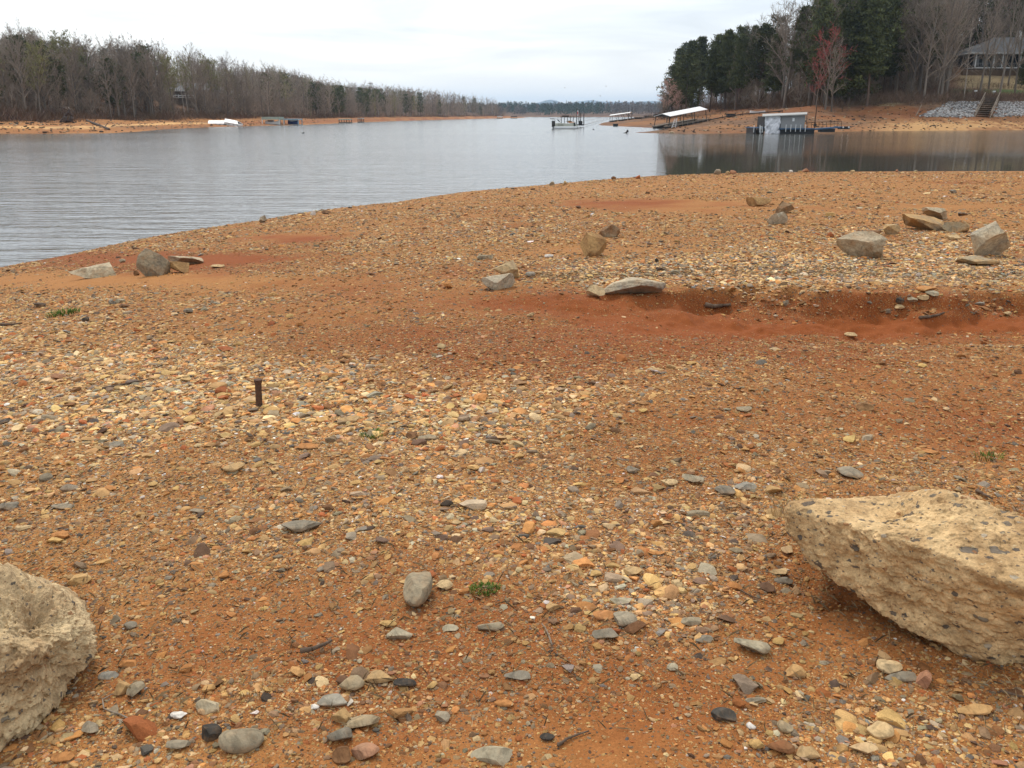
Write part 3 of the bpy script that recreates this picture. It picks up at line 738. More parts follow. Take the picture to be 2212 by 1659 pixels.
rock(270, 296, 1341, 1361, 'slate', 'speckled dark grey stone right of the concrete lump', 'grey', cuts=4); rock(257, 295, 1421, 1443, 'orange', 'orange slanted stone right of the concrete lump'); rock(215, 254, 1450, 1469, 'bluegrey', 'pale slate sliver beside the concrete lump')
rock(115, 160, 1625, 1648, 'orange', 'orange stone at the bottom left corner', 'brown'); rock(475, 496, 1232, 1250, 'orange', 'round orange pebble in the left sand', cuts=3); rock(673, 690, 1520, 1533, 'white', 'small pure white pebble left of the pale grey flat stone', cuts=3)
rock(360, 410, 1598, 1622, 'grey', 'grey stone left of the bottom centre cluster', 'olive'); rock(180, 214, 1560, 1590, 'grey', 'grey sunken stone below the concrete lump')
# foreground, right
rock(1379, 1418, 1290, 1316, 'pink', 'reddish pink rounded stone right of centre', cuts=4); rock(1327, 1374, 1325, 1357, 'grey', 'grey rounded boulder-like stone below the reddish pink one', 'pale', cuts=5); rock(1282, 1326, 1320, 1341, 'orange', 'orange stone left of the grey rounded one', 'pink')
rock(1281, 1332, 1355, 1386, 'slate', 'dark grey-green stone under the orange one', 'olive'); rock(1318, 1365, 1290, 1308, 'pale', 'yellow-grey flat stone left of the reddish pink one', 'olive'); rock(1348, 1386, 1226, 1249, 'tan', 'square pale tan stone above the coloured cluster', 'pale')
rock(1450, 1473, 1252, 1270, 'cream', 'small peaked cream stone right of the cluster'); rock(1661, 1698, 1224, 1245, 'cream', 'cream stone left of the conglomerate boulder foot', 'tan'); rock(1673, 1711, 1242, 1262, 'slate', 'slate stone below the cream one, near the boulder', 'dark', cuts=4)
rock(1688, 1712, 1181, 1201, 'cream', 'pinkish cream stone touching the shade of the conglomerate boulder', 'pink'); rock(1587, 1660, 1379, 1418, 'pale', 'grey-yellow wedge stone with a sharp right tip', 'olive', tilt=-.2, cuts=6); rock(1536, 1586, 1525, 1559, 'dark', 'smooth dark oval stone in the lower right', 'slate', cuts=3, rough=.025)
rock(1612, 1632, 1560, 1577, 'white', 'glossy white pebble beside the smooth dark oval', cuts=3, rough=.03); rock(1679, 1709, 1554, 1586, 'olive', 'olive-grey pointed stone right of the white pebble', 'tan'); rock(1658, 1712, 1597, 1633, 'brown', 'dark brown flat stone at the bottom right', 'rust')
rock(1719, 1766, 1607, 1642, 'tan', 'pale tan rounded stone right of the dark brown one', 'pale', cuts=5); rock(1618, 1648, 1595, 1619, 'yellow', 'yellow-orange stone under the white pebble', cuts=5); rock(1696, 1736, 1434, 1464, 'tan', 'flat tan stone sunk in sand below the boulder', 'orange', emb=.6)
rock(1441, 1463, 1432, 1452, 'pale', 'small grey stone with a white chip'); rock(1275, 1298, 1230, 1247, 'yellow', 'small yellow stone above the coloured cluster', cuts=5); rock(1502, 1537, 1371, 1389, 'slate', 'blue-black stone left of the wedge stone')
rock(1894, 1945, 1422, 1457, 'cream', 'cream three-cornered stone below the conglomerate boulder', 'pale'); rock(1976, 2009, 1445, 1489, 'pink', 'salmon-pink upright stone below the conglomerate boulder'); rock(1911, 1978, 1450, 1472, 'slate', 'flat slate stone between the cream and salmon-pink stones', 'olive')
rock(2062, 2138, 1519, 1546, 'tan', 'long flat tan stone in the lower right', 'orange', cuts=5); rock(1873, 1926, 1561, 1603, 'cream', 'cream broken stone in the lower right', 'tan'); rock(1836, 1892, 1606, 1634, 'cream', 'pale orange stone at the bottom right edge', 'pink')
rock(1470, 1512, 1330, 1352, 'olive', 'olive slanted stone above the blue-black one', 'grey'); rock(1610, 1652, 1505, 1520, 'grey', 'grey flat stone above the smooth dark oval')
rock(2060, 2106, 1074, 1085, 'pink', 'flat pinkish stone behind the conglomerate boulder'); rock(1400, 1436, 1188, 1200, 'orange', 'small orange stone above the square pale tan one')

# two big lumps of conglomerate
def hull_planes(P):
    import bmesh
    bm = bmesh.new()
    for p in P: bm.verts.new(p)
    bmesh.ops.convex_hull(bm, input=bm.verts); bmesh.ops.recalc_face_normals(bm, faces=bm.faces)
    c = np.mean(P, 0); L = []
    for f in bm.faces:
        n = np.array(f.normal); q = np.array(f.verts[0].co)
        d = n @ (q - c)
        if d < 0: n, d = -n, -d
        L.append((*n, d))
    bm.free()
    return c, np.array(L)

def conglomerate_mat(name, base, alt, dark_amount=1.0):
    m, nt, nd, lk, b = newmat(name)
    tc = N(nt, 'ShaderNodeTexCoord'); vec = tc.outputs['Object']
    big = noise(nt, vec, 5, 6, .62, .4); mid = noise(nt, vec, 38, 5, .65); fine = noise(nt, vec, 220, 3, .7)
    wv = N(nt, 'ShaderNodeVectorMath'); wv.operation = 'MULTIPLY_ADD'; wv.inputs[1].default_value = (.022, .022, .022); lk.new(mid.outputs['Color'], wv.inputs[0]); lk.new(vec, wv.inputs[2])
    c = mixc(nt, ramp(nt, big.outputs[0], [(.40, 0.0), (.62, 1.0)]), base, alt)
    c = mixc(nt, .9, c, ramp(nt, mid.outputs[0], [(.3, .62), (.5, 1.0), (.7, 1.3)]), 'MULTIPLY')
    c = mixc(nt, .8, c, ramp(nt, fine.outputs[0], [(.3, .72), (.55, 1.05), (.75, 1.25)]), 'MULTIPLY')
    hs = math_(nt, 'ADD', math_(nt, 'MULTIPLY', mid.outputs[0], .010), math_(nt, 'MULTIPLY', fine.outputs[0], .003))
    for sc, amt, rim, stops in ((26, .10 * dark_amount, .40, [(0, (.055, .054, .055)), (.5, (.11, .105, .095)), (.8, (.17, .16, .13))]),
                                (52, .17 * dark_amount, .36, [(0, (.05, .055, .06)), (.45, (.13, .12, .10)), (.7, (.42, .36, .27)), (.85, (.30, .14, .06))]),
                                (110, .24, .34, [(0, (.10, .09, .08)), (.3, (.55, .42, .24)), (.65, (.28, .16, .08))])):
        st = N(nt, 'ShaderNodeMapping'); st.inputs['Scale'].default_value = (.75, 1, 1.5); st.inputs['Rotation'].default_value = (.3, .2, sc); lk.new(wv.outputs[0], st.inputs[0])
        v = voro(nt, st.outputs[0], sc); sep = N(nt, 'ShaderNodeSeparateColor'); lk.new(v.outputs['Color'], sep.inputs[0])
        on = math_(nt, 'LESS_THAN', sep.outputs[1], amt); e = ramp(nt, v.outputs['Distance'], [(rim, 1.0), (rim + .05, 0.0)])
        f = math_(nt, 'MULTIPLY', on, e)
        c = mixc(nt, math_(nt, 'MULTIPLY', f, .82), c, ramp(nt, sep.outputs[0], stops, 'CONSTANT'))
        hs = math_(nt, 'ADD', hs, math_(nt, 'MULTIPLY', f, .12 / sc))
    lk.new(c, b.inputs['Base Color']); b.inputs['Roughness'].default_value = .9; b.inputs['Specular IOR Level'].default_value = .2
    lk.new(bump(nt, hs, .9, 1.0), b.inputs['Normal'])
    return m

def hull_rock(name, P, mat, label, seed, dents=(), amp=.010, soft=34, sub=8):
    P = [np.array(p) for p in P]
    c, L = hull_planes(P)
    if sub not in ICO: ICO[sub] = icos(sub)
    V, Fc = ICO[sub]
    q = np.maximum(V @ L[:, :3].T, 1e-4) / L[:, 3]        # 1/r per plane
    r = 1.0 / (np.sum(q ** soft, 1) ** (1.0 / soft))
    X = c + V * r[:, None]
    for (pt, rad, dep) in dents:
        d2 = np.sum((X - np.array(pt)) ** 2, 1)
        r = r - dep * np.exp(-d2 / rad ** 2); X = c + V * r[:, None]
    n1 = fbm(X[:, 0] * 6, X[:, 1] * 6, X[:, 2] * 6, o=5, seed=seed)
    n2 = 1 - 2 * np.abs(fbm(X[:, 0] * 16, X[:, 1] * 16, X[:, 2] * 20, o=4, seed=seed + 9))
    n3 = fbm(X[:, 0] * 70, X[:, 1] * 70, X[:, 2] * 70, o=3, seed=seed + 19)
    n4 = np.maximum(fbm(X[:, 0] * 28, X[:, 1] * 28, X[:, 2] * 34, o=4, seed=seed + 29), 0)
    n5 = fbm(X[:, 0] * 150, X[:, 1] * 150, X[:, 2] * 150, o=2, seed=seed + 39)
    n6 = np.clip(1 - 3 * np.abs(fbm(X[:, 0] * 7, X[:, 1] * 7, X[:, 2] * 15, o=3, seed=seed + 49)), 0, 1)
    r = r + amp * (2.2 * n1 + 1.3 * n2 + 1.1 * n3 + .35 * n5 - 2.0 * n4 - 1.0 * n6)
    X = V * r[:, None]
    o = link(name, mesh_np(name, X, Fc, mat, smooth=True), loc=tuple(c)); return tag(o, label, 'boulder')

def gz(u, v): return hit(u, v)[2]
g0 = gz(2050, 1450)
RB = [at_z(u, v, g0 + z) for u, v, z in [
    (2127, 1446, -.02), (2330, 1430, -.03), (1965, 1372, .03), (1880, 1322, .055), (1800, 1258, .09), (1735, 1202, .13), (1697, 1150, .17),
    (1690, 1098, .24), (1712, 1078, .26), (1790, 1072, .27), (1905, 1068, .28), (1960, 1058, .31), (2015, 1056, .33), (2075, 1068, .34), (2140, 1098, .33), (2212, 1125, .32), (2330, 1170, .29),
    (1800, 1120, .27), (1900, 1152, .275), (1985, 1188, .285), (2085, 1216, .30), (2212, 1268, .28), (2340, 1330, .20)]]
RB += [at_z(1800, 1160, g0 + .06) + np.array((0, .22, 0)), at_z(2050, 1180, g0 - .05) + np.array((0, .30, 0)), at_z(2350, 1250, g0 - .05) + np.array((.1, .3, 0))]
M['cong1'] = conglomerate_mat('tan_conglomerate', (.66, .46, .235), (.40, .25, .115))
dent = at_z(1880, 1076, g0 + .30)
hull_rock('boulder', RB, M['cong1'], 'big tan conglomerate boulder with dark chips, lower right', 3,
          dents=[(dent, .085, .10), (at_z(1760, 1100, g0 + .27), .07, .012), (at_z(2020, 1290, g0 + .14), .09, .02), (at_z(1850, 1210, g0 + .17), .07, .015)], amp=.0072)
g1 = gz(60, 1560)
LB = [at_z(u, v, g1 + z) for u, v, z in [
    (20, 1625, 0), (100, 1568, .0), (135, 1512, .01), (190, 1438, .03), (207, 1396, .07), (196, 1362, .12), (165, 1330, .16), (112, 1283, .21), (95, 1290, .22), (60, 1266, .25), (28, 1246, .28), (-10, 1224, .30), (-120, 1230, .30),
    (70, 1400, .19), (30, 1470, .13), (-60, 1600, .05), (-160, 1680, .0), (20, 1560, .05), (-120, 1400, .27)]]
LB += [at_z(150, 1330, g1 - .02) + np.array((-.03, .12, 0)), at_z(-120, 1280, g1 - .02) + np.array((0, .15, 0))]
M['cong2'] = conglomerate_mat('grey_concrete_lump', (.58, .44, .25), (.36, .235, .12), .35)
hull_rock('boulder', LB, M['cong2'], 'rough grey-tan lump of old concrete cut off by the left edge', 17,
          dents=[(at_z(85, 1335, g1 + .20), .06, .03), (at_z(110, 1450, g1 + .08), .06, .03), (at_z(20, 1380, g1 + .2), .05, .02)], amp=.0125)

# ------------------------------------------------------------------ stake, twigs, weeds
def stake():
    p = hit(560, 877); k = ppm(p); r = 7.2 / k; h = 57 / k / math.cos(.30)
    t = thing('iron_stake', 'rusty iron stake driven upright into the gravel', 'stake', tuple(p), (math.radians(-2), math.radians(2), 0))
    b = MB(); b.bar((0, 0, -.05), (0, 0, h * .86), r, r * .96, 18); b.build('shaft', M['rust'], t)
    b = MB(); b.bar((0, 0, h * .86), (0, 0, h), r * 1.08, r * 1.32, 18); b.build('cap', M['rust'], t)
stake()

def stick(pts, rad, label, mat='drift', name='stick', lift=.006):
    W = []
    for (u, v) in pts: p = hit(u, v); W.append((p[0], p[1], p[2] + lift + rad * .6))
    o0 = Vector(W[0]); b = MB(); n = len(W) - 1
    for i in range(n):
        r1 = rad * (1 - .55 * i / n); r2 = rad * (1 - .55 * (i + 1) / n)
        b.bar(Vector(W[i]) - o0, Vector(W[i + 1]) - o0, r1, r2, 7)
    o = b.build(name, M[mat], None, tuple(o0), smooth=True); return tag(o, label, 'stick')
stick([(1523, 664), (1540, 668), (1560, 666), (1578, 664)], .022, 'weathered piece of driftwood lying in the red gully', lift=.01)
stick([(650, 1418), (675, 1414), (700, 1404), (718, 1395)], .007, 'dark bent stick among the stones left of centre', lift=.012)
stick([(222, 843), (250, 838), (290, 829), (320, 824)], .008, 'thin dark branch lying on the left gravel'); stick([(0, 703), (25, 704), (48, 701)], .012, 'dark stick at the left edge of the sand')
stick([(2108, 1064), (2122, 1072), (2143, 1083)], .007, 'short black stick behind the conglomerate boulder'); stick([(1986, 690), (2008, 688), (2030, 683), (2039, 679)], .014, 'dark curled driftwood piece in the gully')
stick([(1192, 1398), (1186, 1380), (1178, 1362), (1170, 1352)], .0028, 'thin dry stem standing out of the central sand', 'straw_'
      if 'straw_' in M else 'wood'); stick([(1205, 1615), (1225, 1600), (1250, 1590), (1272, 1583)], .0035, 'thin black twig on the bare sand at the bottom', lift=.003)
stick([(2160, 1498), (2185, 1506), (2212, 1512)], .004, 'thin black twig at the right edge'); stick([(1585, 1268), (1620, 1290), (1660, 1302)], .0025, 'thin twig right of the cream peaked stone', lift=.003)
stick([(285, 1560), (262, 1548), (225, 1535), (222, 1515), (240, 1505), (262, 1498)], .0022, 'curled dry root below the two-tone stones', 'wood', lift=.004)

def blades(name, u, v, n, rad, hgt, wid, mat, label, cat, dark=.0, flat=.5):
    p = hit(u, v); rs = np.random.RandomState(int(u)); V = []; Fc = []; C = []
    for i in range(n):
        a = rs.uniform(0, 6.283); d = rad * math.sqrt(rs.rand()); x0, y0 = d * math.cos(a), d * math.sin(a) * .8
        b = a + rs.normal(0, .6); L = hgt * rs.uniform(.5, 1.2); out = L * rs.uniform(flat * .4, flat * 1.4)
        z0 = H1(p[0] + x0, p[1] + y0) - p[2]
        nx, ny = -math.sin(b) * wid, math.cos(b) * wid; c = rs.uniform(.55, 1.3)
        mx, my, mz = x0 + math.cos(b) * out * .45, y0 + math.sin(b) * out * .45, z0 + L * .7
        ex, ey, ez = x0 + math.cos(b) * out, y0 + math.sin(b) * out, z0 + L * rs.uniform(.5, 1)
        k = len(V); V += [(x0 - nx, y0 - ny, z0), (x0 + nx, y0 + ny, z0), (mx + nx, my + ny, mz), (mx - nx, my - ny, mz), (ex, ey, ez)]
        Fc += [(k, k + 1, k + 2), (k, k + 2, k + 3), (k + 3, k + 2, k + 4)]; C += [(c, c, c * rs.uniform(.6, 1))] * 5
    o = link(name, mesh_np(name, V, Fc, M[mat], col=np.array(C)), loc=tuple(p)); return tag(o, label, cat)
blades('weed_tuft', 1047, 1274, 230, .042, .014, .0011, 'grass', 'bright green moss-like weed tuft in the foreground sand', 'weed', flat=.9)
blades('weed_tuft', 803, 942, 120, .05, .022, .0014, 'grass', 'small green weed tuft in the central gravel', 'weed', flat=.8)
blades('weed_tuft', 136, 679, 170, .14, .04, .003, 'grass', 'green weed patch on the tan sand far left', 'weed', flat=1.0)
blades('weed_tuft', 2134, 989, 80, .06, .022, .0013, 'grass', 'olive weed tuft on the red sand at the right', 'weed', flat=1.0)
blades('dry_grass_tuft', 1688, 1112, 46, .05, .10, .0007, 'straw', 'wispy dry grass at the left tip of the conglomerate boulder', 'grass', flat=.9)
blades('dry_grass_tuft', 545, 1488, 60, .06, .03, .0007, 'straw', 'sparse dry grass stubble in the lower left sand', 'grass', flat=.9)

def litter():
    rs = np.random.RandomState(8); V = []; Fc = []; C = []
    Q = []
    for i in range(3900):
        if i < 2600: u = rs.uniform(0, 2212); v = rs.uniform(560, 1659)
        else: u = rs.uniform(1150, 2200); v = np.interp(u, GULLY_U, GULLY_V) + rs.uniform(0, 26)
        p = at_z(u, v, 1.45 if v > 700 else 1.2)
        Q.append((p[0] + (rs.normal(0, .12) if i >= 2600 else 0), p[1]))
    Q = np.array(Q); ZZ = H(Q[:, 0], Q[:, 1])
    for i in range(3900):
        x, y = Q[i]; z = ZZ[i]
        a = rs.uniform(0, 3.14); L = rs.uniform(.012, .045) * (1.6 if i >= 2600 else 1); w = rs.uniform(.0005, .0016) * (2 if i >= 2600 else 1)
        dx, dy = math.cos(a) * L, math.sin(a) * L; nx, ny = -math.sin(a) * w, math.cos(a) * w
        zz = z + rs.uniform(.002, .012); dz = rs.uniform(-.004, .012)
        k = len(V); c = rs.uniform(.15, 1.0)
        V += [(x - nx, y - ny, zz), (x + nx, y + ny, zz), (x + dx, y + dy, zz + dz + .002), (x + dx * .5, y + dy * .5, zz + dz + w * 2)]
        Fc += [(k, k + 1, k + 2), (k, k + 3, k + 2), (k + 1, k + 3, k + 2)]; C += [(c, c, c)] * 4
    o = link('plant_litter', mesh_np('plant_litter', V, Fc, M['straw'], col=np.array(C))); tag(o, 'dead twig and stem litter on the beach', 'litter', kind='stuff')
litter()

# ------------------------------------------------------------------ trees
class TB:
    """triangles with tint and material slot"""
    def __init__(s): s.V = []; s.F = []; s.C = []; s.M = []; s.n = 0
    def tube(s, pts, rads, n, c, m):
        rings = []
        for i, p in enumerate(pts):
            p = np.array(p, float)
            d = np.array(pts[min(i + 1, len(pts) - 1)], float) - np.array(pts[max(i - 1, 0)], float); d /= np.linalg.norm(d) + 1e-9
            t = np.cross(d, (0, 0, 1.0) if abs(d[2]) < .9 else (1.0, 0, 0)); t /= np.linalg.norm(t); w = np.cross(d, t)
            a = np.arange(n) * 2 * math.pi / n
            rings.append(p + rads[i] * (np.outer(np.cos(a), t) + np.outer(np.sin(a), w)))
        V = np.concatenate(rings); k = s.n; F_ = []
        for i in range(len(pts) - 1):
            for j in range(n):
                a, b = i * n + j, i * n + (j + 1) % n
                F_ += [(k + a, k + b, k + b + n), (k + a, k + b + n, k + a + n)]
        s.V.append(V); s.n += len(V); s.F += F_; s.M += [m] * len(F_); s.C += [c] * len(V)
    def tris(s, A, Bp, Cp, c, m):
        k = len(A); V = np.stack([A, Bp, Cp], 1).reshape(-1, 3); i = s.n + np.arange(3 * k).reshape(-1, 3)
        s.V.append(V); s.n += 3 * k; s.F += [tuple(q) for q in i.tolist()]; s.M += [m] * k
        s.C += [tuple(q) for q in np.repeat(np.asarray(c) * np.ones((k, 3)), 3, 0)]
    def arrays(s): return np.concatenate(s.V), np.array(s.F), np.array(s.C, float), np.array(s.M)

def gen_bare(seed, h=14.0, n1=16, n2=8, n3=8, spread=1.0, base=.28, twigw=.022, bud=None):
    rs = np.random.RandomState(seed); T = TB(); Cr = TB()
    lean = rs.normal(0, .035, 2); pts = []
    ph = rs.uniform(0, 6, 2)
    def tp(f): return np.array((lean[0] * h * f + .02 * h * math.sin(f * 5 + ph[0]) * f, lean[1] * h * f + .02 * h * math.sin(f * 4 + ph[1]) * f, h * f))
    fs = np.linspace(0, .90, 9); T.tube([tp(f) if f else tp(0) - (0, 0, .5) for f in fs], [h * .0135 * (1 - .9 * f) + .02 for f in fs], 6, (1, 1, 1), 0)
    A, Bp, Cp, CC = [], [], [], []
    for i in range(n1):
        f = base + (.90 - base) * (i + rs.rand()) / n1
        p = tp(f); a = i * 2.4 + rs.uniform(-.5, .5); el = rs.uniform(.55, 1.05) + .25 * f
        L = h * (.36 - .17 * max(0, f - .45) / .55) * rs.uniform(.7, 1.15) * spread * (1 if f > base + .12 else .75)
        d = np.array((math.cos(a) * math.cos(el), math.sin(a) * math.cos(el), math.sin(el)))
        q = [p + d * L * g + np.array((0, 0, .10 * L * g * g)) + rs.normal(0, .02 * L, 3) * (g > 0) for g in (0, .35, .7, 1)]
        r0 = h * .0055 * (1.2 - f) + .012
        Cr.tube(q, [r0, r0 * .75, r0 * .5, r0 * .25], 4, (1.25, 1.2, 1.15), 1)
        for j in range(n2):
            g = .22 + .78 * (j + rs.rand()) / n2; k = min(int(g * 3 / 1.0), 2); pp = q[k] + (q[k + 1] - q[k]) * min(max(g * 3 - k, 0), 1)
            dd = d * .7 + rs.normal(0, .55, 3) + np.array((0, 0, .35)); dd /= np.linalg.norm(dd)
            l2 = L * .42 * rs.uniform(.6, 1.2) * (1.15 - .4 * g)
            e = pp + dd * l2
            Cr.tube([pp, e], [r0 * .38, .010], 3, (1.05, 1.05, 1.05), 1)
            m = n3; g3 = rs.uniform(.25, 1, m)[:, None]; b0 = pp + (e - pp) * g3
            d3 = dd + rs.normal(0, .55, (m, 3)) + (0, 0, .25); d3 /= np.linalg.norm(d3, axis=1)[:, None]
            l3 = l2 * rs.uniform(.35, .8, (m, 1)); tip = b0 + d3 * l3
            s = np.cross(d3, rs.normal(size=(m, 3))); s /= np.linalg.norm(s, axis=1)[:, None] + 1e-9
            A.append(b0 - s * twigw * .8); Bp.append(b0 + s * twigw * .8); Cp.append(tip)
            # second-order twiglets
            mm = m * 2; g4 = rs.uniform(.2, 1, (mm, 1)); b4 = np.repeat(b0, 2, 0) + np.repeat(tip - b0, 2, 0) * g4
            d4 = np.repeat(d3, 2, 0) + rs.normal(0, .6, (mm, 3)) + (0, 0, .2); d4 /= np.linalg.norm(d4, axis=1)[:, None]
            s4 = np.cross(d4, rs.normal(size=(mm, 3))); s4 /= np.linalg.norm(s4, axis=1)[:, None] + 1e-9
            w4 = twigw * (.55 if bud is None else 1.5)
            A.append(b4 - s4 * w4); Bp.append(b4 + s4 * w4); Cp.append(b4 + d4 * np.repeat(l3, 2, 0) * .6)
    A, Bp, Cp = map(np.concatenate, (A, Bp, Cp))
    c = rs.uniform(.7, 1.3, (len(A), 1)) * np.ones(3)
    Cr.tris(A, Bp, Cp, c, 1 if bud is None else 2)
    return T.arrays(), Cr.arrays()

def gen_pine(seed, h=16.0, base=.35, prof='round', nw=20, nb=5, nt=4, nn=12, size=.30, flat=.6):
    rs = np.random.RandomState(seed); T = TB(); Cr = TB()
    lx = rs.normal(0, .02)
    def tp(f): return np.array((lx * h * f + .008 * h * math.sin(f * 6 + seed), .008 * h * math.cos(f * 5 + seed), h * f))
    fs = np.linspace(0, .99, 8); T.tube([tp(f) if f else tp(0) - (0, 0, .5) for f in fs], [h * .0125 * (1 - .88 * f) + .015 for f in fs], 6, (1, 1, 1), 0)
    A, Bp, Cp, CC = [], [], [], []
    for i in range(nw):
        f = base + (.995 - base) * (i + rs.rand() * .6) / nw; p = tp(f); t = (f - base) / (1 - base)
        if prof == 'cone': R = h * .20 * (1 - t) ** .8 + .25
        elif prof == 'layer': R = h * .20 * (1 - t * .82) * (.7 + .3 * math.sin(i * 1.7))
        else: R = h * .19 * (math.sin(math.pi * min(1, t * .80 + .18)) ** .75) + .2
        for j in range(nb):
            a = j * 6.283 / nb + i * 1.1 + rs.uniform(-.5, .5); L = R * rs.uniform(.55, 1.2)
            up = rs.uniform(-.05, .3) if prof != 'round' else rs.uniform(.05, .55)
            d = np.array((math.cos(a), math.sin(a), up)); d /= np.linalg.norm(d); e = p + d * L + (0, 0, .1 * L)
            Cr.tube([p, e], [.012 + .004 * L, .008], 3, (1, 1, 1), 1)
            for k in range(nt):
                g = .35 + .65 * (k + rs.rand()) / nt; q = p + (e - p) * g + rs.normal(0, .10 * L, 3) * (1, 1, .5)
                cs = size * h / 16 * rs.uniform(1.2, 2.2) * 1.5
                n = nn; off = rs.normal(0, .45, (n, 3)) * cs * (1, 1, flat); b = q + off
                dr = rs.normal(size=(n, 3)) + (0, 0, .5); dr /= np.linalg.norm(dr, axis=1)[:, None]; s = np.cross(dr, rs.normal(size=(n, 3))); s /= np.linalg.norm(s, axis=1)[:, None]
                l = cs * rs.uniform(.35, .75, (n, 1)); w = cs * rs.uniform(.10, .22, (n, 1))
                A.append(b - s * w); Bp.append(b + s * w); Cp.append(b + dr * l); c0 = rs.uniform(.55, 1.6)
                CC.append(c0 * rs.uniform(.75, 1.25, (n, 1)) * np.array((1, 1, rs.uniform(.8, 1.1))))
    Cr.tris(np.concatenate(A), np.concatenate(Bp), np.concatenate(Cp), np.concatenate(CC), 2)
    return T.arrays(), Cr.arrays()

def mk(arr, name, mats): V, Fc, C, Mi = arr; return mesh_np(name, V, Fc, mats, col=C, mid=Mi)
VAR = {}
bm_ = [M['bark'], M['twig'], M['redbud']]; pm_ = [M['pinebark'], M['pinebark'], M['needle']]
def reg(key, g, h, mats):
    VAR.setdefault(key, []).append((mk(g[0], 'trunk', [mats[0]]), mk(g[1], 'crown', mats), h))
for s in range(5): reg('bare', gen_bare(s + 1, 14, n1=18, spread=(.85, 1.0, .75, .9, .7)[s], base=(.12, .10, .2, .15, .22)[s]), 14, bm_)
for s in range(3): reg('tallbare', gen_bare(s + 31, 20, n1=20, n2=8, n3=9, spread=(.55, .7, .5)[s], base=(.25, .2, .3)[s]), 20, bm_)
for s in range(3): reg('shrub', gen_bare(s + 41, 6, n1=20, n2=7, n3=8, spread=1.15, base=.03, twigw=.02), 6, bm_)
for s in range(3): reg('pine', gen_pine(s + 1, 16, (.28, .2, .36)[s], 'round'), 16, pm_)
for s in range(3): reg('bigpine', gen_pine(s + 11, 22, (.30, .22, .36)[s], 'layer', nw=30, nb=6, nt=5, nn=15, size=.24, flat=.4), 22, pm_)
for s in range(2): reg('cedar', gen_pine(s + 21, 12, (.06, .12)[s], 'cone', nw=26, nb=6, nt=4, nn=13, size=.26), 12, pm_)
reg('red', gen_bare(51, 12, n1=13, n2=6, n3=4, twigw=.034, bud=1, spread=1.1, base=.2), 12, bm_)
reg('purple', gen_bare(52, 6, n1=12, n2=6, n3=6, twigw=.05, bud=1, spread=1.0), 6, [M['bark'], M['twig'], M['purple']])
M['pinkbud'] = tinted('pale_pink_buds', (.42, .27, .22), rv=.1); M['paletwig'] = tinted('pale_twigs', (.40, .35, .30), rv=.15)
reg('pink', gen_bare(53, 9, n1=13, n2=7, n3=7, twigw=.028, bud=1, spread=1.0), 9, [M['bark'], M['twig'], M['pinkbud']])
reg('pale', gen_bare(54, 16, n1=12, n2=6, n3=6, spread=.5, base=.5), 16, [M['paletwig'], M['paletwig'], M['paletwig']])
M['yellowbud'] = tinted('yellow_green_buds', (.22, .21, .09), rv=.15)
for s in range(2): reg('bud', gen_bare(55 + s, 13, twigw=.035, bud=1, spread=.9, base=.3), 13, [M['bark'], M['twig'], M['yellowbud']])

def tree(kind, x, y, h, label, cat='tree', name=None, group=None, wid=1.0, rz=None, lean=(0, 0)):
    tm, cm, h0 = VAR[kind][rnd.randrange(len(VAR[kind]))]
    z = H1(x, y); s = h / h0
    t = thing(name or dict(pine='pine_tree', bigpine='pine_tree', cedar='cedar_tree', red='maple_tree', purple='redbud_tree').get(kind, 'bare_tree'), label, cat, (x, y, z - .1),
              (lean[0], lean[1], rnd.uniform(0, 6.28) if rz is None else rz), group)
    t.scale = (s * wid, s * wid, s)
    link('trunk', tm, t); link('crown', cm, t)
    return t

L_SKY = ([-400, 0, 40, 75, 110, 200, 280, 340, 430, 480, 520, 560, 600, 640, 700, 790, 900, 1000, 1060, 1085, 1100], [85, 88, 80, 72, 84, 88, 92, 95, 108, 130, 140, 156, 150, 160, 178, 187, 195, 206, 214, 226, 245])
R_SKY = ([1425, 1440, 1448, 1460, 1475, 1490, 1520, 1560, 1600, 1640, 1680, 1720, 1750, 1790, 1850, 2000, 2212, 2600], [225, 185, 125, 108, 98, 90, 72, 62, 56, 48, 28, 12, 0, -30, -60, -90, -130, -180])
L_PINE = ([-300, 0, 50, 110, 160, 240, 300, 340, 420, 500, 560, 630, 700, 790, 850, 950, 1085], [.2, .2, .12, .25, .08, .16, .22, .06, .04, .08, .14, .25, .35, .42, .15, .08, .04])
R_PINE = ([1425, 1445, 1560, 1610, 1650, 1690, 1735, 1760, 1830, 1900, 1990, 2060, 2130, 2300], [.3, .97, .93, .7, .3, .1, .1, .45, .6, .28, .22, .2, .15, .2])

_FY = {}
def find_y(u, s, poly, y0=90, y1=900):
    u = round(u * 2) / 2; key = (len(poly), u, y0, y1)
    xs, ys, zs = ray(u, 240.0); k = xs / ys
    Y = np.geomspace(y0, y1, 500)
    if key not in _FY: _FY[key] = poly_sd(Y * k, Y, poly)
    sd = _FY[key]
    i = np.where(sd >= s)[0]
    return None if not len(i) else (Y[i[0]] * k, Y[i[0]])

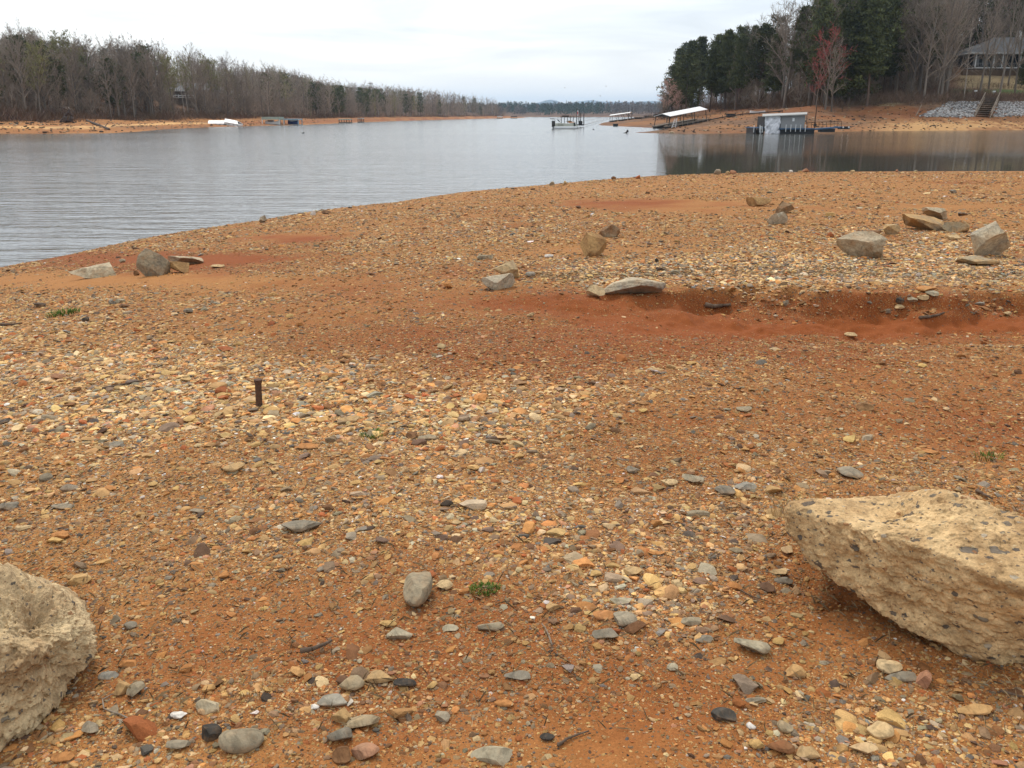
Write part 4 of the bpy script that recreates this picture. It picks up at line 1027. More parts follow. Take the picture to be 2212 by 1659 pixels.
TREES_STUFF = []
def woods(poly, sky, pinep, n, urange, smin, smax, nthing, side, hr):
    rs = random.Random(77 if side == 'left' else 78); L = []
    tries = 0
    while len(L) < n and tries < n * 8:
        tries += 1
        u = urange[0] + (urange[1] - urange[0]) * (rs.random() ** (1.05 if side == 'left' else 1.0)); s0 = smin(u); s = s0 + (smax - s0) * rs.random() ** 1.25
        q = find_y(u, s, poly)
        if q is None: continue
        x, y = q
        if side == 'right' and 2045 < u < 2290 and s < 72: continue
        if side == 'right' and 1890 < u < 1960 and s < 44: continue
        if side == 'left' and 372 < u < 402 and 32 < s < 44: continue
        if any(abs(x - a[0]) + abs(y - a[1]) < (2.6 if side == 'right' else 2.4) for a in L[-400:]): continue
        z = H1(x, y); uu, vv, _ = project(x, y, z)
        vt = np.interp(uu, *sky); back = (s - s0) / (smax - s0)
        kind = 'pine' if rs.random() < np.interp(uu, *pinep) else 'bare'
        vt += rs.random() ** 2 * (22 if back > .5 else 45) * min(1.0, 330 / y) + (-14 * min(1, 200 / y) * rs.random() if kind == 'bare' else 2)
        hh = at_depth(uu, vt, y)[2] - z
        if hh < 3: continue
        nat = rs.uniform(*hr)
        if hh < nat * .75 and back > .35 and hh < 5.0: continue
        if kind == 'pine' and side == 'right': kind = 'bigpine' if rs.random() < .6 else ('pine' if rs.random() < .75 else 'cedar')
        if kind == 'bare': kind = 'tallbare' if (rs.random() < (.14 if side == 'left' else .35)) else ('bud' if rs.random() < .16 else 'bare')
        h = min(hh, nat * (1.25 if back < .4 else 1.1))
        if (back < .6 or y > 300) and rs.random() < (.42 if y < 300 else .5): kind = 'shrub'; h = rs.uniform(3.5, 7.5)
        L.append((x, y, h, kind, s, uu))
    # the nearest ones are trees of their own, the rest merge into the wood
    L.sort(key=lambda a: a[4] - (0 if side == 'right' else 0) + a[1] * (.12 if side == 'left' else .0))
    for i, (x, y, h, kind, s, u) in enumerate(L):
        if i < nthing and -80 < u < 2290:
            ev = kind in ('pine', 'bigpine', 'cedar')
            nm = dict(pine='dark green pine', bigpine='tall dark pine with layered boughs', cedar='dark conical cedar', bare='bare grey-brown tree', tallbare='tall slim bare tree', bud='bare tree with yellow-green buds', shrub='low bushy bare tree')[kind]
            if side == 'left':
                zn = 'behind the sandy point' if u < 330 else 'above the white boathouses' if u < 540 else 'behind the green and blue boathouses' if u < 720 else 'along the far left shore'
            else:
                zn = 'at the lake end of the right wood' if u < 1600 else 'above the boathouse bank' if u < 1760 else 'above the hut dock' if u < 1990 else 'around the house lawn'
            tree(kind, x, y, h, nm + ' ' + zn, group=('pines ' if ev else 'bare trees ') + zn, wid=rnd.uniform(.85, 1.15) * (1.25 if h < 8 else 1))
        else: TREES_STUFF.append((side, x, y, h, kind, y))
woods(LEFT, L_SKY, L_PINE, 1300, (-140, 1092), lambda u: 27 if u < 400 else (24 if u < 700 else 20), 120, 150, 'left', (11, 16))
woods(LEFT, L_SKY, L_PINE, 650, (540, 1092), lambda u: 22 if u < 700 else 18, 110, 0, 'left', (11, 16))
woods(RIGHT, R_SKY, R_PINE, 640, (1432, 2420), lambda u: float(np.interp(u, [1430, 1450, 1480, 1560, 1900, 2000, 2200], [10, 17, 23, 31, 38, 31, 30])), 118, 125, 'right', (15, 23))

# --- trees that can be told apart
def at_u(u, s, poly):
    while s > 1:
        q = find_y(u, s, poly)
        if q is not None: return q
        s *= .85
    return find_y(u, 1, poly)
def named(kind, u, s, vtop, label, poly=RIGHT, **kw):
    x, y = at_u(u, s, poly); z = H1(x, y); uu, vv, _ = project(x, y, z); h = at_depth(uu, vtop, y)[2] - z
    return tree(kind, x, y, h, label, **kw)
named('pink', 1442, 9, 178, 'small pale pink budding tree at the tip of the right wood', wid=1.0)
named('pink', 1462, 16, 200, 'low bare pinkish shrub tree under the first pines', wid=1.2)
named('bigpine', 1460, 26, 104, 'dark pine forming the lake edge of the right wood', wid=1.15)
named('bigpine', 1474, 34, 92, 'dark pine second from the lake edge of the right wood', wid=1.1)
named('pine', 1452, 20, 140, 'shorter dark pine leaning over the water edge of the right wood', wid=1.3)
named('bigpine', 1491, 27, 88, 'dark pine third from the lake edge of the right wood', wid=1.2)
named('pine', 1483, 20, 118, 'shorter round-topped pine filling the lake edge of the right wood', wid=1.3)
named('bigpine', 1508, 30, 80, 'dark pine fourth from the lake edge of the right wood', wid=1.15)
named('bigpine', 1766, 44, -26, 'tallest white pine with bare layered top boughs', wid=.9)
named('red', 1782, 30, 86, 'red-budding maple glowing beside the dark hemlock', wid=1.05)
named('red', 1762, 33, 120, 'smaller red-budding maple left of the main red one', wid=1.0)
named('bare', 1796, 27, 95, 'pale grey bare tree in front of the red maple', wid=.9)
named('cedar', 1832, 36, 20, 'dark dense hemlock right of the red maple', wid=1.5)
named('bigpine', 1870, 32, -10, 'big dark-trunked pine above the hut dock', wid=1.0)
named('purple', 1592, 40, 168, 'purple-blossomed redbud low in the right wood', wid=1.1)
named('purple', 1640, 44, 128, 'faint pink redbud under the tall bare trees', wid=.8)
named('pale', 1603, 38, 150, 'thin pale-trunked tree near the log walkway', wid=.5)
named('pale', 1570, 36, 206, 'short white dead snag above the boathouse bank', wid=.35, cat='dead tree', name='dead_tree')
named('pale', 2078, 31, 36, 'tall thin pale-trunked tree left of the steps', wid=.45)
named('tallbare', 2110, 32, -40, 'thick brown-trunked tree in front of the porch', wid=.8)
named('tallbare', 2153, 34, -60, 'grey-trunked tree covering the porch corner', wid=.7)
named('tallbare', 2168, 52, -50, 'slim grey tree rising beside the porch roof', wid=.6)
named('cedar', 2196, 50, 88, 'small dark cedar in front of the house', wid=.7)
named('bare', 2186, 40, 20, 'spreading bare tree crossing the porch at the right', wid=.9)
named('bare', 2128, 46, 40, 'fine-twigged bare tree before the left porch posts', wid=.9)
named('tallbare', 2020, 32, 20, 'tall bare tree left of the green strip', wid=.8)
named('red', 2150, 92, -30, 'reddish budding tree rising behind the house roof', wid=1.2)
named('pale', 75, 27, 200, 'pale birch-like trunk leaning left above the sandy point', LEFT, wid=.6, lean=(0, -.12))
named('pale', 24, 28, 175, 'pale leaning trunk at the far left wood edge', LEFT, wid=.6, lean=(0, -.2)); named('pale', 398, 28, 150, 'pale slim tree in front of the white deck rails', LEFT, wid=.5)
named('pale', 406, 29, 140, 'second pale slim tree beside the white deck rails', LEFT, wid=.5)
named('bare', 258, 27, 165, 'dark-trunked tree standing at the bank behind the point', LEFT, wid=.6)

def wood_mass(side, name, label):
    AV, AF, AC, AM = [], [], [], []; off = 0
    lod = {'bare': [gen_bare(70 + s, 14, n1=13, n2=6, n3=4, spread=.85, base=.12, twigw=.05) for s in range(3)],
           'tallbare': [gen_bare(80 + s, 20, n1=14, n2=6, n3=4, spread=.6, base=.22, twigw=.05) for s in range(2)],
           'pine': [gen_pine(90 + s, 16, .18, 'round', nw=13, nb=4, nt=3, nn=7, size=.45) for s in range(3)]}
    lod['bud'] = lod['bare']; lod['shrub'] = [gen_bare(65 + s, 6, n1=13, n2=6, n3=5, spread=1.15, base=.03, twigw=.035) for s in range(2)]; lod['bigpine'] = [gen_pine(95 + s, 22, .3, 'layer', nw=18, nb=5, nt=4, nn=8, size=.34, flat=.4) for s in range(2)]; lod['cedar'] = [gen_pine(98, 12, .08, 'cone', nw=15, nb=5, nt=3, nn=8, size=.4)]
    H0 = dict(bare=14, tallbare=20, pine=16, shrub=6, bud=14, bigpine=22, cedar=12)
    for (sd, x, y, h, kind, _) in TREES_STUFF:
        if sd != side: continue
        g = rnd.choice(lod[kind]); s = h / H0[kind]; a = rnd.uniform(0, 6.28); tone = rnd.uniform(.65, 1.35); z = H1(x, y); wd = rnd.uniform(.9, 1.2)
        hue = np.array((1, 1, 1)) if kind != 'bud' else np.array((1.0, 1.15, .6))
        for part in (0, 1):
            V, Fc, C, Mi = g[part]
            V = rot2(V, a) * np.array((s * wd, s * wd, s)) + (x, y, z - .1)
            base = 3 if kind in ('pine', 'bigpine', 'cedar') else 0
            AV.append(V); AF.append(Fc + off); off += len(V); AC.append(C * tone * hue); AM.append(Mi + base if part == 1 else np.full(len(Fc), base))
    if not AV: return
    V = np.concatenate(AV); print(name, side, len(V))
    o = link(name, mesh_np(name, V, np.concatenate(AF), [M['bark'], M['twig'], M['twig'], M['pinebark'], M['pinebark'], M['needle']], col=np.concatenate(AC), mid=np.concatenate(AM)))
    tag(o, label, 'wood', kind='stuff')
wood_mass('left', 'forest', 'grey-brown winter wood with pines covering the left hill')
wood_mass('right', 'forest', 'winter wood of pines and bare trees up the right hill')

def far_forest():
    rs = np.random.RandomState(44); n = 5200; V = []; Cc = []
    px = rs.uniform(-350, 1500, n * 3); py = rs.uniform(1265, 2300, n * 3); sd = poly_sd(px, py, MID); k = (sd > 14) & (rs.rand(n * 3) < np.clip(1.4 - (sd / 300), .25, 1)); px, py, sd = px[k][:n], py[k][:n], sd[k][:n]
    pz = H(px, py); ht = rs.uniform(11, 17, len(px)) * (1 + .25 * fbm(px * .006, py * .006, o=3, seed=4))
    pin = fbm(px * .012, py * .012, o=3, seed=5) + .25 * (px < 150) > .0
    m = 64; N_ = len(px)
    th = rs.uniform(0, 6.283, (N_, m)); zz = rs.uniform(.15, 1, (N_, m)); R = (1.05 - zz ** 2) * ht[:, None] * .28 * rs.uniform(.4, 1.1, (N_, m))
    c = np.stack([px[:, None] + np.cos(th) * R, py[:, None] + np.sin(th) * R, pz[:, None] + zz * ht[:, None]], -1).reshape(-1, 3)
    d1 = rs.normal(0, .75, (len(c), 3)); d2 = rs.normal(0, .75, (len(c), 3)); d3 = rs.normal(0, .75, (len(c), 3))
    V = np.stack([c + d1, c + d2, c + d3], 1).reshape(-1, 3); Fc = np.arange(len(V)).reshape(-1, 3)
    base = np.where(pin[:, None], np.array((.04, .06, .03)), np.array((.15, .12, .10))) * rs.uniform(.7, 1.3, (N_, 1))
    col = np.repeat(base, m * 3, 0)
    o = link('forest', mesh_np('forest', V, Fc, tinted('distant_foliage', (1, 1, 1), rv=0.0), col=col)); tag(o, 'distant blue-grey wood on the far shore', 'wood', kind='stuff')
far_forest()

def brush():
    rs = np.random.RandomState(9)
    for poly, side, ur, band, n, lab in ((LEFT, 'left', (-150, 1085), (23, 75), 75000, 'brown winter brush under the left wood'), (RIGHT, 'right', (1440, 2420), (33, 100), 80000, 'brown winter brush under the right wood')):
        PX, PY = [], []
        for i in range(1100):
            u = rs.uniform(*ur); b0 = band[0]
            if side == 'right': b0 = np.interp(u, [1440, 1500, 1900, 2000, 2200], [14, 35, 37, 28, 28])
            elif u > 600: b0 = 18
            q = find_y(u, b0 + (band[1] - b0) * rs.rand() ** 2.2, poly)
            if q is None: continue
            if side == 'right' and u > 2035 and poly_sd(np.array([q[0]]), np.array([q[1]]), poly)[0] > 36 and rs.rand() < .85: continue
            PX.append(q[0]); PY.append(q[1])
        PX, PY = np.array(PX), np.array(PY); m = n // len(PX)
        dens = .5 + fbm(PX * .05, PY * .05, o=2, seed=3)
        w = rs.uniform(1.0, 2.8, len(PX)); hh = rs.uniform(.6, 3.4, len(PX)) * (.6 + dens * .6)
        x = (PX[:, None] + rs.normal(0, 1, (len(PX), m)) * w[:, None]).ravel(); y = (PY[:, None] + rs.normal(0, 1, (len(PX), m)) * w[:, None]).ravel()
        z = H(x, y); h = np.repeat(hh, m) * rs.uniform(.2, 1.1, len(x)); wd = rs.uniform(.015, .05, len(x))
        A = np.stack([x, y, z + h * rs.uniform(-.1, .5, len(x))], -1); d = rs.normal(0, .45, (len(x), 3)) * h[:, None]; d[:, 2] = h * .7
        s = np.stack([wd, wd * 0, wd * 0], -1)
        V = np.stack([A - s, A + s, A + d], 1).reshape(-1, 3); tone = np.repeat(np.repeat(rs.uniform(.45, 1.3, (len(PX), 1)) * (np.array((1, .95, .9)) * rs.uniform(.92, 1.08, (len(PX), 3))), m, 0), 3, 0)
        o = link('undergrowth', mesh_np('undergrowth', V, np.arange(len(V)).reshape(-1, 3), M['brush'], col=tone)); tag(o, lab, 'undergrowth', kind='stuff')
brush()

# ------------------------------------------------------------------ structures; a local frame anchored at a photo point on the water or bank
class Site:
    def __init__(s, name, label, cat, u, v, z=0.0, group=None):
        p = at_z(u, v, z); s.p = p; s.Y = p[1]
        s.t = thing(name, label, cat, tuple(p), group=group)
    def P(s, u, v, dy=0.0):
        q = at_depth(u, v, s.Y + dy); return (q[0] - s.p[0], dy, q[2] - s.p[2])
    def slab(s, u0, u1, v0, v1, dy0, dy1, name, mat, parent=None, b=None):
        a, c = s.P(u0, v1, dy0), s.P(u1, v0, dy0); own = b is None; b = b or MB()
        b.box(a[0], c[0], dy0, dy1, a[2], c[2])
        return b.build(name, M[mat], parent or s.t) if own else b
    def post(s, u, v0, v1, dy, r, name='post', mat='black', u1=None):
        a = s.P(u, v1, dy); c = s.P(u if u1 is None else u1, v0, dy); b = MB(); b.bar(a, (c[0] if u1 is not None else a[0], c[1], c[2]), r, n=6)
        return b.build(name, M[mat], s.t)

def hut_dock():
    s = Site('dock_hut', 'grey hut on a floating dock with a silver tarp over its open end', 'boathouse', 1700, 289.2)
    D = 4.5
    s.slab(1685.2, 1740, 249.0, 277.5, 0, D, 'wall', 'greywall')
    a, b_, c, d = s.P(1647, 250.6, -.5), s.P(1743.5, 246.2, -.5), s.P(1743.5, 245.0, D + .4), s.P(1647, 249.0, D + .4)
    r = MB(); r.hexa([(a[0], a[1], a[2] - .14), (b_[0], b_[1], b_[2] - .14), (c[0], c[1], c[2] + .05), (d[0], d[1], d[2] + .05), a, b_, (c[0], c[1], c[2] + .2), (d[0], d[1], d[2] + .2)]); r.build('roof', M['galv'], s.t)
    # crumpled tarp with real folds
    n, m = 40, 44; V = []
    for j in range(m):
        for i in range(n):
            u = 1651 + 33.5 * i / (n - 1) + 1.6 * math.sin(j * .16) * (i / n) * (1 if j < 30 else .4); v = 251.2 + 37.6 * j / (m - 1)
            q = s.P(u, v, 0); f = fbm(np.array([i * .16]), np.array([j * .13]), o=4, seed=91)[0]; f2 = abs(math.sin(i * .33 + j * .21 + 2 * f))
            V.append((q[0], -.10 - .26 * f - .10 * f2, q[2]))
    Fq = [(j * n + i, j * n + i + 1, (j + 1) * n + i + 1, (j + 1) * n + i) for j in range(m - 1) for i in range(n - 1)]
    me = bpy.data.meshes.new('tarp'); me.from_pydata(V, [], [q[::-1] for q in Fq]); me.materials.append(M['silver'])
    for p in me.polygons: p.use_smooth = True
    link('tarp', me, s.t); s.slab(1650, 1684.8, 251.5, 283, .45, D, 'inner_wall', 'black')
    s.slab(1711.4, 1716.8, 254.8, 261.9, -.03, 0, 'sign_board', 'white')
    s.slab(1684.9, 1760, 276.9, 279.4, -.7, D, 'deck', 'blue'); s.slab(1686, 1759, 279.5, 290.5, -.45, D, 'float', 'float')
    s.slab(1627, 1649.5, 275, 277, -.2, D, 'side_deck', 'blue'); s.slab(1628, 1634, 277.2, 290.5, 0, D, 'float', 'float'); s.slab(1640, 1649.8, 281, 290.5, .3, D, 'float', 'float')
    for u in (1628, 1640.5): s.post(u, 270, 286, -.25, .045, 'bumper_post', 'white')
    for u in (1697, 1707.5, 1718, 1728.5, 1739): s.post(u, 269, 284.5, -.78, .045, 'bumper_post', 'white')
    b = MB(); 
    for k in range(5): b.bar(s.P(1642.5, 274 + k * 3.2, -.4), s.P(1646.5, 274 + k * 3.2, -.4), .03, n=5)
    b.bar(s.P(1642.5, 272, -.4), s.P(1642.0, 290, -.4), .045, n=5); b.bar(s.P(1646, 272, -.4), s.P(1647.5, 286, -.4), .045, n=5); b.build('ladder', M['white'], s.t)
    s.post(1649.6, 250, 286, -.1, .07, 'corner_post', 'black'); s.post(1684.5, 252, 279, -.12, .06, 'corner_post', 'black')
    b = MB(); b.bar(s.P(1743.5, 247, -.3), s.P(1740.5, 277, -.2), .05, n=5); b.build('corner_post', M['rust'], s.t)
hut_dock()
def walkway():
    s = Site('gangway', 'blue-edged floating gangway with a thin rusty handrail right of the hut', 'gangway', 1790, 288.5)
    a, b_ = s.P(1760.5, 277.8, 0), s.P(1818, 273.4, 0); m = MB()
    m.hexa([(a[0], 0, a[2] - .2), (b_[0], 0, b_[2] - .2), (b_[0], 1.4, b_[2] - .2), (a[0], 1.4, a[2] - .2), (a[0], 0, a[2]), (b_[0], 0, b_[2]), (b_[0], 1.4, b_[2]), (a[0], 1.4, a[2])]); m.build('deck', M['blue'], s.t)
    s.slab(1772, 1804, 278.2, 285.5, .1, 1.3, 'float', 'float'); s.slab(1815, 1836, 274.2, 279.2, .1, 1.3, 'float', 'float')
    m = MB(); c, d = s.P(1818.3, 273.2, 0), s.P(1846, 273.2, 0); m.hexa([(c[0], 0, c[2] - .25), (d[0], 0, d[2] - .02), (d[0], 1.3, d[2] - .02), (c[0], 1.3, c[2] - .25), (c[0], 0, c[2]), (d[0], 0, d[2] + .02), (d[0], 1.3, d[2] + .02), (c[0], 1.3, c[2])]); m.build('ramp', M['float'], s.t)
    m = MB(); us = np.linspace(1745, 1818, 10)
    for u in us: m.bar(s.P(u, 277.5 - (u - 1745) * .06, .1), s.P(u, 264.2 - (u - 1745) * .03, .1), .035, n=5)
    m.bar(s.P(1741, 264.4, .1), s.P(1818, 262, .1), .04, n=5); m.bar(s.P(1741, 270, .1), s.P(1818, 267.5, .1), .03, n=5); m.build('handrail', M['rust'], s.t)
    for u in (1821.5, 1833.5): 
        q = s.P(u, 275, -.05); m = MB(); m.bar((q[0], -.12, q[2]), (q[0], .02, q[2]), .12, n=10); m.build('buoy', M['white'], s.t)
walkway()
sp_ = Site('mooring_pole', 'dark leaning pole standing right of the hut', 'pole', 1758, 289); sp_.post(1757.5, 217, 289, -.8, .075, 'shaft', 'rust', u1=1766)
q = sp_.P(1760.5, 270, -.85); m_ = MB(); m_.box(q[0] - .18, q[0] + .18, -1.0, -.7, q[2] - .2, q[2] + .2); m_.build('bracket', M['black'], sp_.t)

def slip(name, label, A, Bb, W, roofA, roofB, eA, eB, apex, posts, deckdrop, mat='whiteroof', group=None, rail=True):
    """covered slip lying tilted on the bank; A, Bb: photo points of the near-side deck ends (on the ground); roof ridge/eave pixels at both ends"""
    pa, pb = hit(*A), hit(*Bb)
    t = thing(name, label, 'boat dock', tuple(pa), group=group)
    pa = np.array(pa); pb = np.array(pb)
    ax = (pb - pa)[:2]; Lh = np.linalg.norm(ax); ax /= Lh; nr = np.array((-ax[1], ax[0]))
    if nr[1] < 0: nr = -nr
    def W3(u, v, base): q = at_depth(u, v, base[1]); return np.array((q[0], q[1], q[2]))
    ea, eb = W3(*eA, pa), W3(*eB, pb); n3 = np.array((nr[0], nr[1], 0))
    ra = ea + n3 * W / 2; rb = eb + n3 * W / 2
    ra[2] = at_depth(roofA[0], roofA[1], ra[1])[2]; rb[2] = at_depth(roofB[0], roofB[1], rb[1])[2]
    fa, fb = ea + n3 * W, eb + n3 * W
    L = lambda q, dz=0: tuple(np.array(q) + (0, 0, dz) - pa)
    ov = (rb - ra); ov /= np.linalg.norm(ov)
    m = MB(); m.hexa([L(ea, -.08), L(eb, -.08), L(rb, -.08), L(ra, -.08), L(ea), L(eb), L(rb), L(ra)]); m.hexa([L(ra, -.08), L(rb, -.08), L(fb, -.08), L(fa, -.08), L(ra), L(rb), L(fb), L(fa)]); m.build('roof', M[mat], t)
    m = MB(); n = len(m.v); ga = [np.array(x) + ov * .3 for x in (ea, ra, fa)]; gb = [x - ov * .5 for x in ga]
    m.v += [L(ga[0], -.1), L(ga[1], -.1), L(ga[2], -.1), L(gb[0] + ov * .4, -.1), L(gb[1] + ov * .4, -.1), L(gb[2] + ov * .4, -.1)]; m.f += [(0, 1, 2), (5, 4, 3), (0, 3, 4, 1), (1, 4, 5, 2), (2, 5, 3, 0)]; m.build('gable', M['black'], t)
    for k, f in enumerate(posts):
        for side in (0.06, .94):
            top = ea + (eb - ea) * f + n3 * W * side; bot = pa + (pb - pa) * f + n3 * W * side; bot[2] += .1
            m = MB(); m.bar(L(bot), L(top, -.05), .075, n=6); m.build('post', M['black'], t)
    m = MB(); w0, w1 = .0, .28
    for a0, a1 in ((0, .28), (.72, 1.0)):
        q = [pa + n3 * W * a0, pb + n3 * W * a0, pb + n3 * W * a1, pa + n3 * W * a1]; m.hexa([L(x, .28) for x in q] + [L(x, .5) for x in q])
    m.build('deck', M['deck'], t)
    for f0, f1 in ((.02, .22), (.36, .62), (.74, .97)):
        for a0, a1 in ((.02, .26), (.74, .98)):
            q = [pa + (pb - pa) * f0 + n3 * W * a0, pa + (pb - pa) * f1 + n3 * W * a0, pa + (pb - pa) * f1 + n3 * W * a1, pa + (pb - pa) * f0 + n3 * W * a1]
            m = MB(); m.hexa([L(x, -.45) for x in q] + [L(x, .27) for x in q]); m.build('float', M['float'], t)
    for f in np.linspace(.08, .97, 8):
        b0 = pa + (pb - pa) * f - n3 * .06; m = MB(); m.bar(L(b0, -.1), L(b0, 1.15), .035, n=5); m.build('bumper_post', M['galv'], t)
    return t, pa
t1, p1 = slip('covered_dock', 'white-roofed dock stranded tilted on the red bank, nearer and larger one', (1443, 277.5), (1531, 261.5), 4.2, (1441.5, 245.4), (1521.5, 229.8), (1448, 250.9), (1528.5, 235.8), 0, (.03, .38, .66, .97), .5)
# white ladder on the near corner
m = MB(); m.bar((.7, -.5, .1), (1.3, -.4, 2.0), .07, n=5); m.bar((1.5, -.5, .2), (1.7, -.4, 2.1), .07, n=5)
for k in range(4): m.bar((.8 + k * .13, -.48, .4 + k * .42), (1.52 + k * .05, -.48, .5 + k * .42), .05, n=5)
m.build('ladder', M['white'], t1)
slip('covered_dock', 'farther white-roofed dock stranded on the second point', (1315.5, 264.2), (1372, 257.5), 4.5, (1311.5, 247.6), (1358, 241.5), (1316, 249.9), (1361, 243.4), 0, (.03, .3, .55, .8), .5)

def poles_etc():
    g = hit(1362, 257.5)
    for u, v0, r, lb in ((1358.6, 232, .13, 'left of two tall dark poles beside the farther white-roofed dock'), (1365.5, 233, .13, 'right of two tall dark poles beside the farther white-roofed dock')):
        t = thing('mooring_pole', lb, 'pole', tuple(g)); top = at_depth(u, v0, g[1]); x = top[0] - g[0]; b = MB(); b.bar((x, 0, -1), (x, 0, top[2] - g[2]), r, n=6); b.build('shaft', M['black'], t)
    # jumble of more stranded docks on the second point
    for (u0, u1, v0, v1, lab, mt) in ((1372, 1391, 251.5, 257, 'low dock section with white rails right of the two poles', 'galv'), (1393, 1412, 249.5, 254.5, 'dark dock frame in the middle of the stranded cluster', 'float'), (1414, 1440, 247, 251.5, 'dark walkway frame nearest the pines in the stranded cluster', 'float')):
        p = hit((u0 + u1) / 2, v1); t = thing('dock_section', lab, 'dock', tuple(p)); L = lambda u, v: at_depth(u, v, p[1]) - p
        a, c = L(u0, v1), L(u1, v0 + 3); b = MB(); b.box(a[0], c[0], 0, 3, a[2], a[2] + .45); b.build('float', M['float'], t)
        b = MB(); b.box(a[0] - .1, c[0] + .1, -.1, 3.1, a[2] + .46, a[2] + .6); b.build('deck', M['deck'], t)
        b = MB()
        for u in np.linspace(u0, u1, 6): q0, q1 = L(u, v1 - 2), L(u, v0 - 1); b.bar((q0[0], 0, q0[2]), (q1[0], 0, q1[2]), .05, n=5)
        q0, q1 = L(u0, v0 - .6), L(u1, v0 - .6); b.bar((q0[0], 0, q0[2]), (q1[0], 0, q1[2]), .05, n=5); b.build('railing', M[mt], t)
    # long plank gangway up the bank
    for pts, lab, w in ((((1385, 259.5), (1412, 254), (1440, 247.5)), 'long pale plank gangway running up the second point', .9), (((1531, 262.5), (1560, 257.0), (1604, 249.8)), 'long dark gangway from the nearer white-roofed dock up the bank', .7), (((1600, 250), (1640, 247.5), (1690, 243.2)), 'dark log rail running along the upper bank', .35)):
        P3 = [np.array(hit(*q)) for q in pts]; t = thing('gangway', lab, 'gangway', tuple(P3[0])); b = MB()
        for a, c in zip(P3[:-1], P3[1:]):
            a = a - P3[0] + (0, 0, .45); c = c - P3[0] + (0, 0, .45); b.hexa([a + (0, 0, -.22), c + (0, 0, -.22), c + (0, w, -.22), a + (0, w, -.22), a, c, c + (0, w, 0), a + (0, w, 0)])
        b.build('deck', M['wood' if 'pale' in lab else 'black'], t)
        for q in P3: q = q - P3[0]; b = MB(); b.bar(q + (0, 0, -.3), q + (0, 0, .9 if w > .5 else .5), .06, n=5); b.build('post', M['black'], t)
poles_etc()

def box_thing(name, lab, cat, u0, u1, v0, v1, mat, depth=1.5, ground=True, topmat=None, part='body', topname='lid'):
    p = np.array(hit((u0 + u1) / 2, v1)) if ground else at_z((u0 + u1) / 2, v1, 0)
    t = thing(name, lab, cat, tuple(p)); a = at_depth(u0, v1, p[1]) - p; c = at_depth(u1, v0, p[1]) - p
    b = MB(); b.box(a[0], c[0], 0, depth, -.3, c[2]); b.build(part, M[mat], t)
    b = MB(); b.box(a[0] - .06, c[0] + .06, -.06, depth + .06, c[2] + .003, c[2] + .12); b.build(topname, M[topmat or mat], t)
    return t
box_thing('dock_float', 'black box float stranded at the tip of the second point', 'float', 1325, 1335, 268.5, 273.5, 'float', 1.2)
box_thing('dock_float', 'long black float lying under the dark log rail', 'float', 1827 - 0, 1847, 0, 0, 'float') if False else None
box_thing('dock_float', 'black barrel float lying on the bank below the log rail', 'float', 1571, 1589, 246.5, 252.6, 'float', 1.3)
t = thing('rowing_boat', 'small white rowing boat drawn up on the upper bank', 'boat', tuple(hit(1636, 244.5))); p = np.array(t.location)
def small_hull(t, L, Wd, Hh, mat, name='hull'):
    V = []; n = 9
    for i in range(n):
        f = i / (n - 1); w = Wd / 2 * math.sin(math.pi * (.12 + .76 * f)) ** .6; x = (f - .5) * L; k = .12 * Hh * (2 * f - 1) ** 2 * 3
        for a, z in ((-1, Hh + k), (-.75, .2 * Hh), (0, 0), (.75, .2 * Hh), (1, Hh + k)): V.append((x, a * w, z))
    Fq = [(i * 5 + j, i * 5 + j + 1, (i + 1) * 5 + j + 1, (i + 1) * 5 + j) for i in range(n - 1) for j in range(4)] + [(0, 1, 2, 3, 4), tuple((n - 1) * 5 + j for j in (4, 3, 2, 1, 0))]
    me = bpy.data.meshes.new(name); me.from_pydata(V, [], Fq); me.materials.append(M[mat]); return link(name, me, t)
small_hull(t, 3.4, 1.2, .42, 'white'); b = MB(); b.box(-.15, .15, -.5, .5, .3, .35); b.box(.9, 1.15, -.45, .45, .3, .35); b.build('seat', M['deck'], t)
s_ = Site('debris', 'small dark snag poking out of the water left of the red spit', 'debris', 1354, 287.6); b = MB(); b.bar((-.6, 0, -.1), (.35, 0, .25), .12, .05, 6); b.bar((-.1, 0, .0), (.15, 0, .5), .11, .14, 6); b.build('snag', M['black'], s_.t)
s_ = Site('debris', 'tiny dark float on the water behind the snag', 'debris', 1282, 280.3); b = MB(); b.bar((-.12, 0, 0), (.12, 0, .12), .12, .1, 7); b.build('ball', M['black'], s_.t)
s_ = Site('debris', 'tiny dark speck of driftwood far out on the left water', 'debris', 655, 288.0); b = MB(); b.bar((-.2, 0, 0), (.2, 0, .12), .09, .07, 6); b.build('snag', M['black'], s_.t)
for u, v, lb in ((1477, 285.5, 'reddish stump on the red spit, left of two'), (1498, 286, 'reddish stump on the red spit, right of two')):
    p = hit(u, v); t = thing('stump', lb, 'stump', tuple(p)); b = MB(); b.bar((0, 0, -.1), (.1, 0, .45), .14, .09, 7); b.bar((0, 0, .1), (-.35, .1, .3), .07, .04, 5); b.bar((.05, 0, .3), (.3, 0, .55), .05, .03, 5); b.build('wood', M['root'], t)

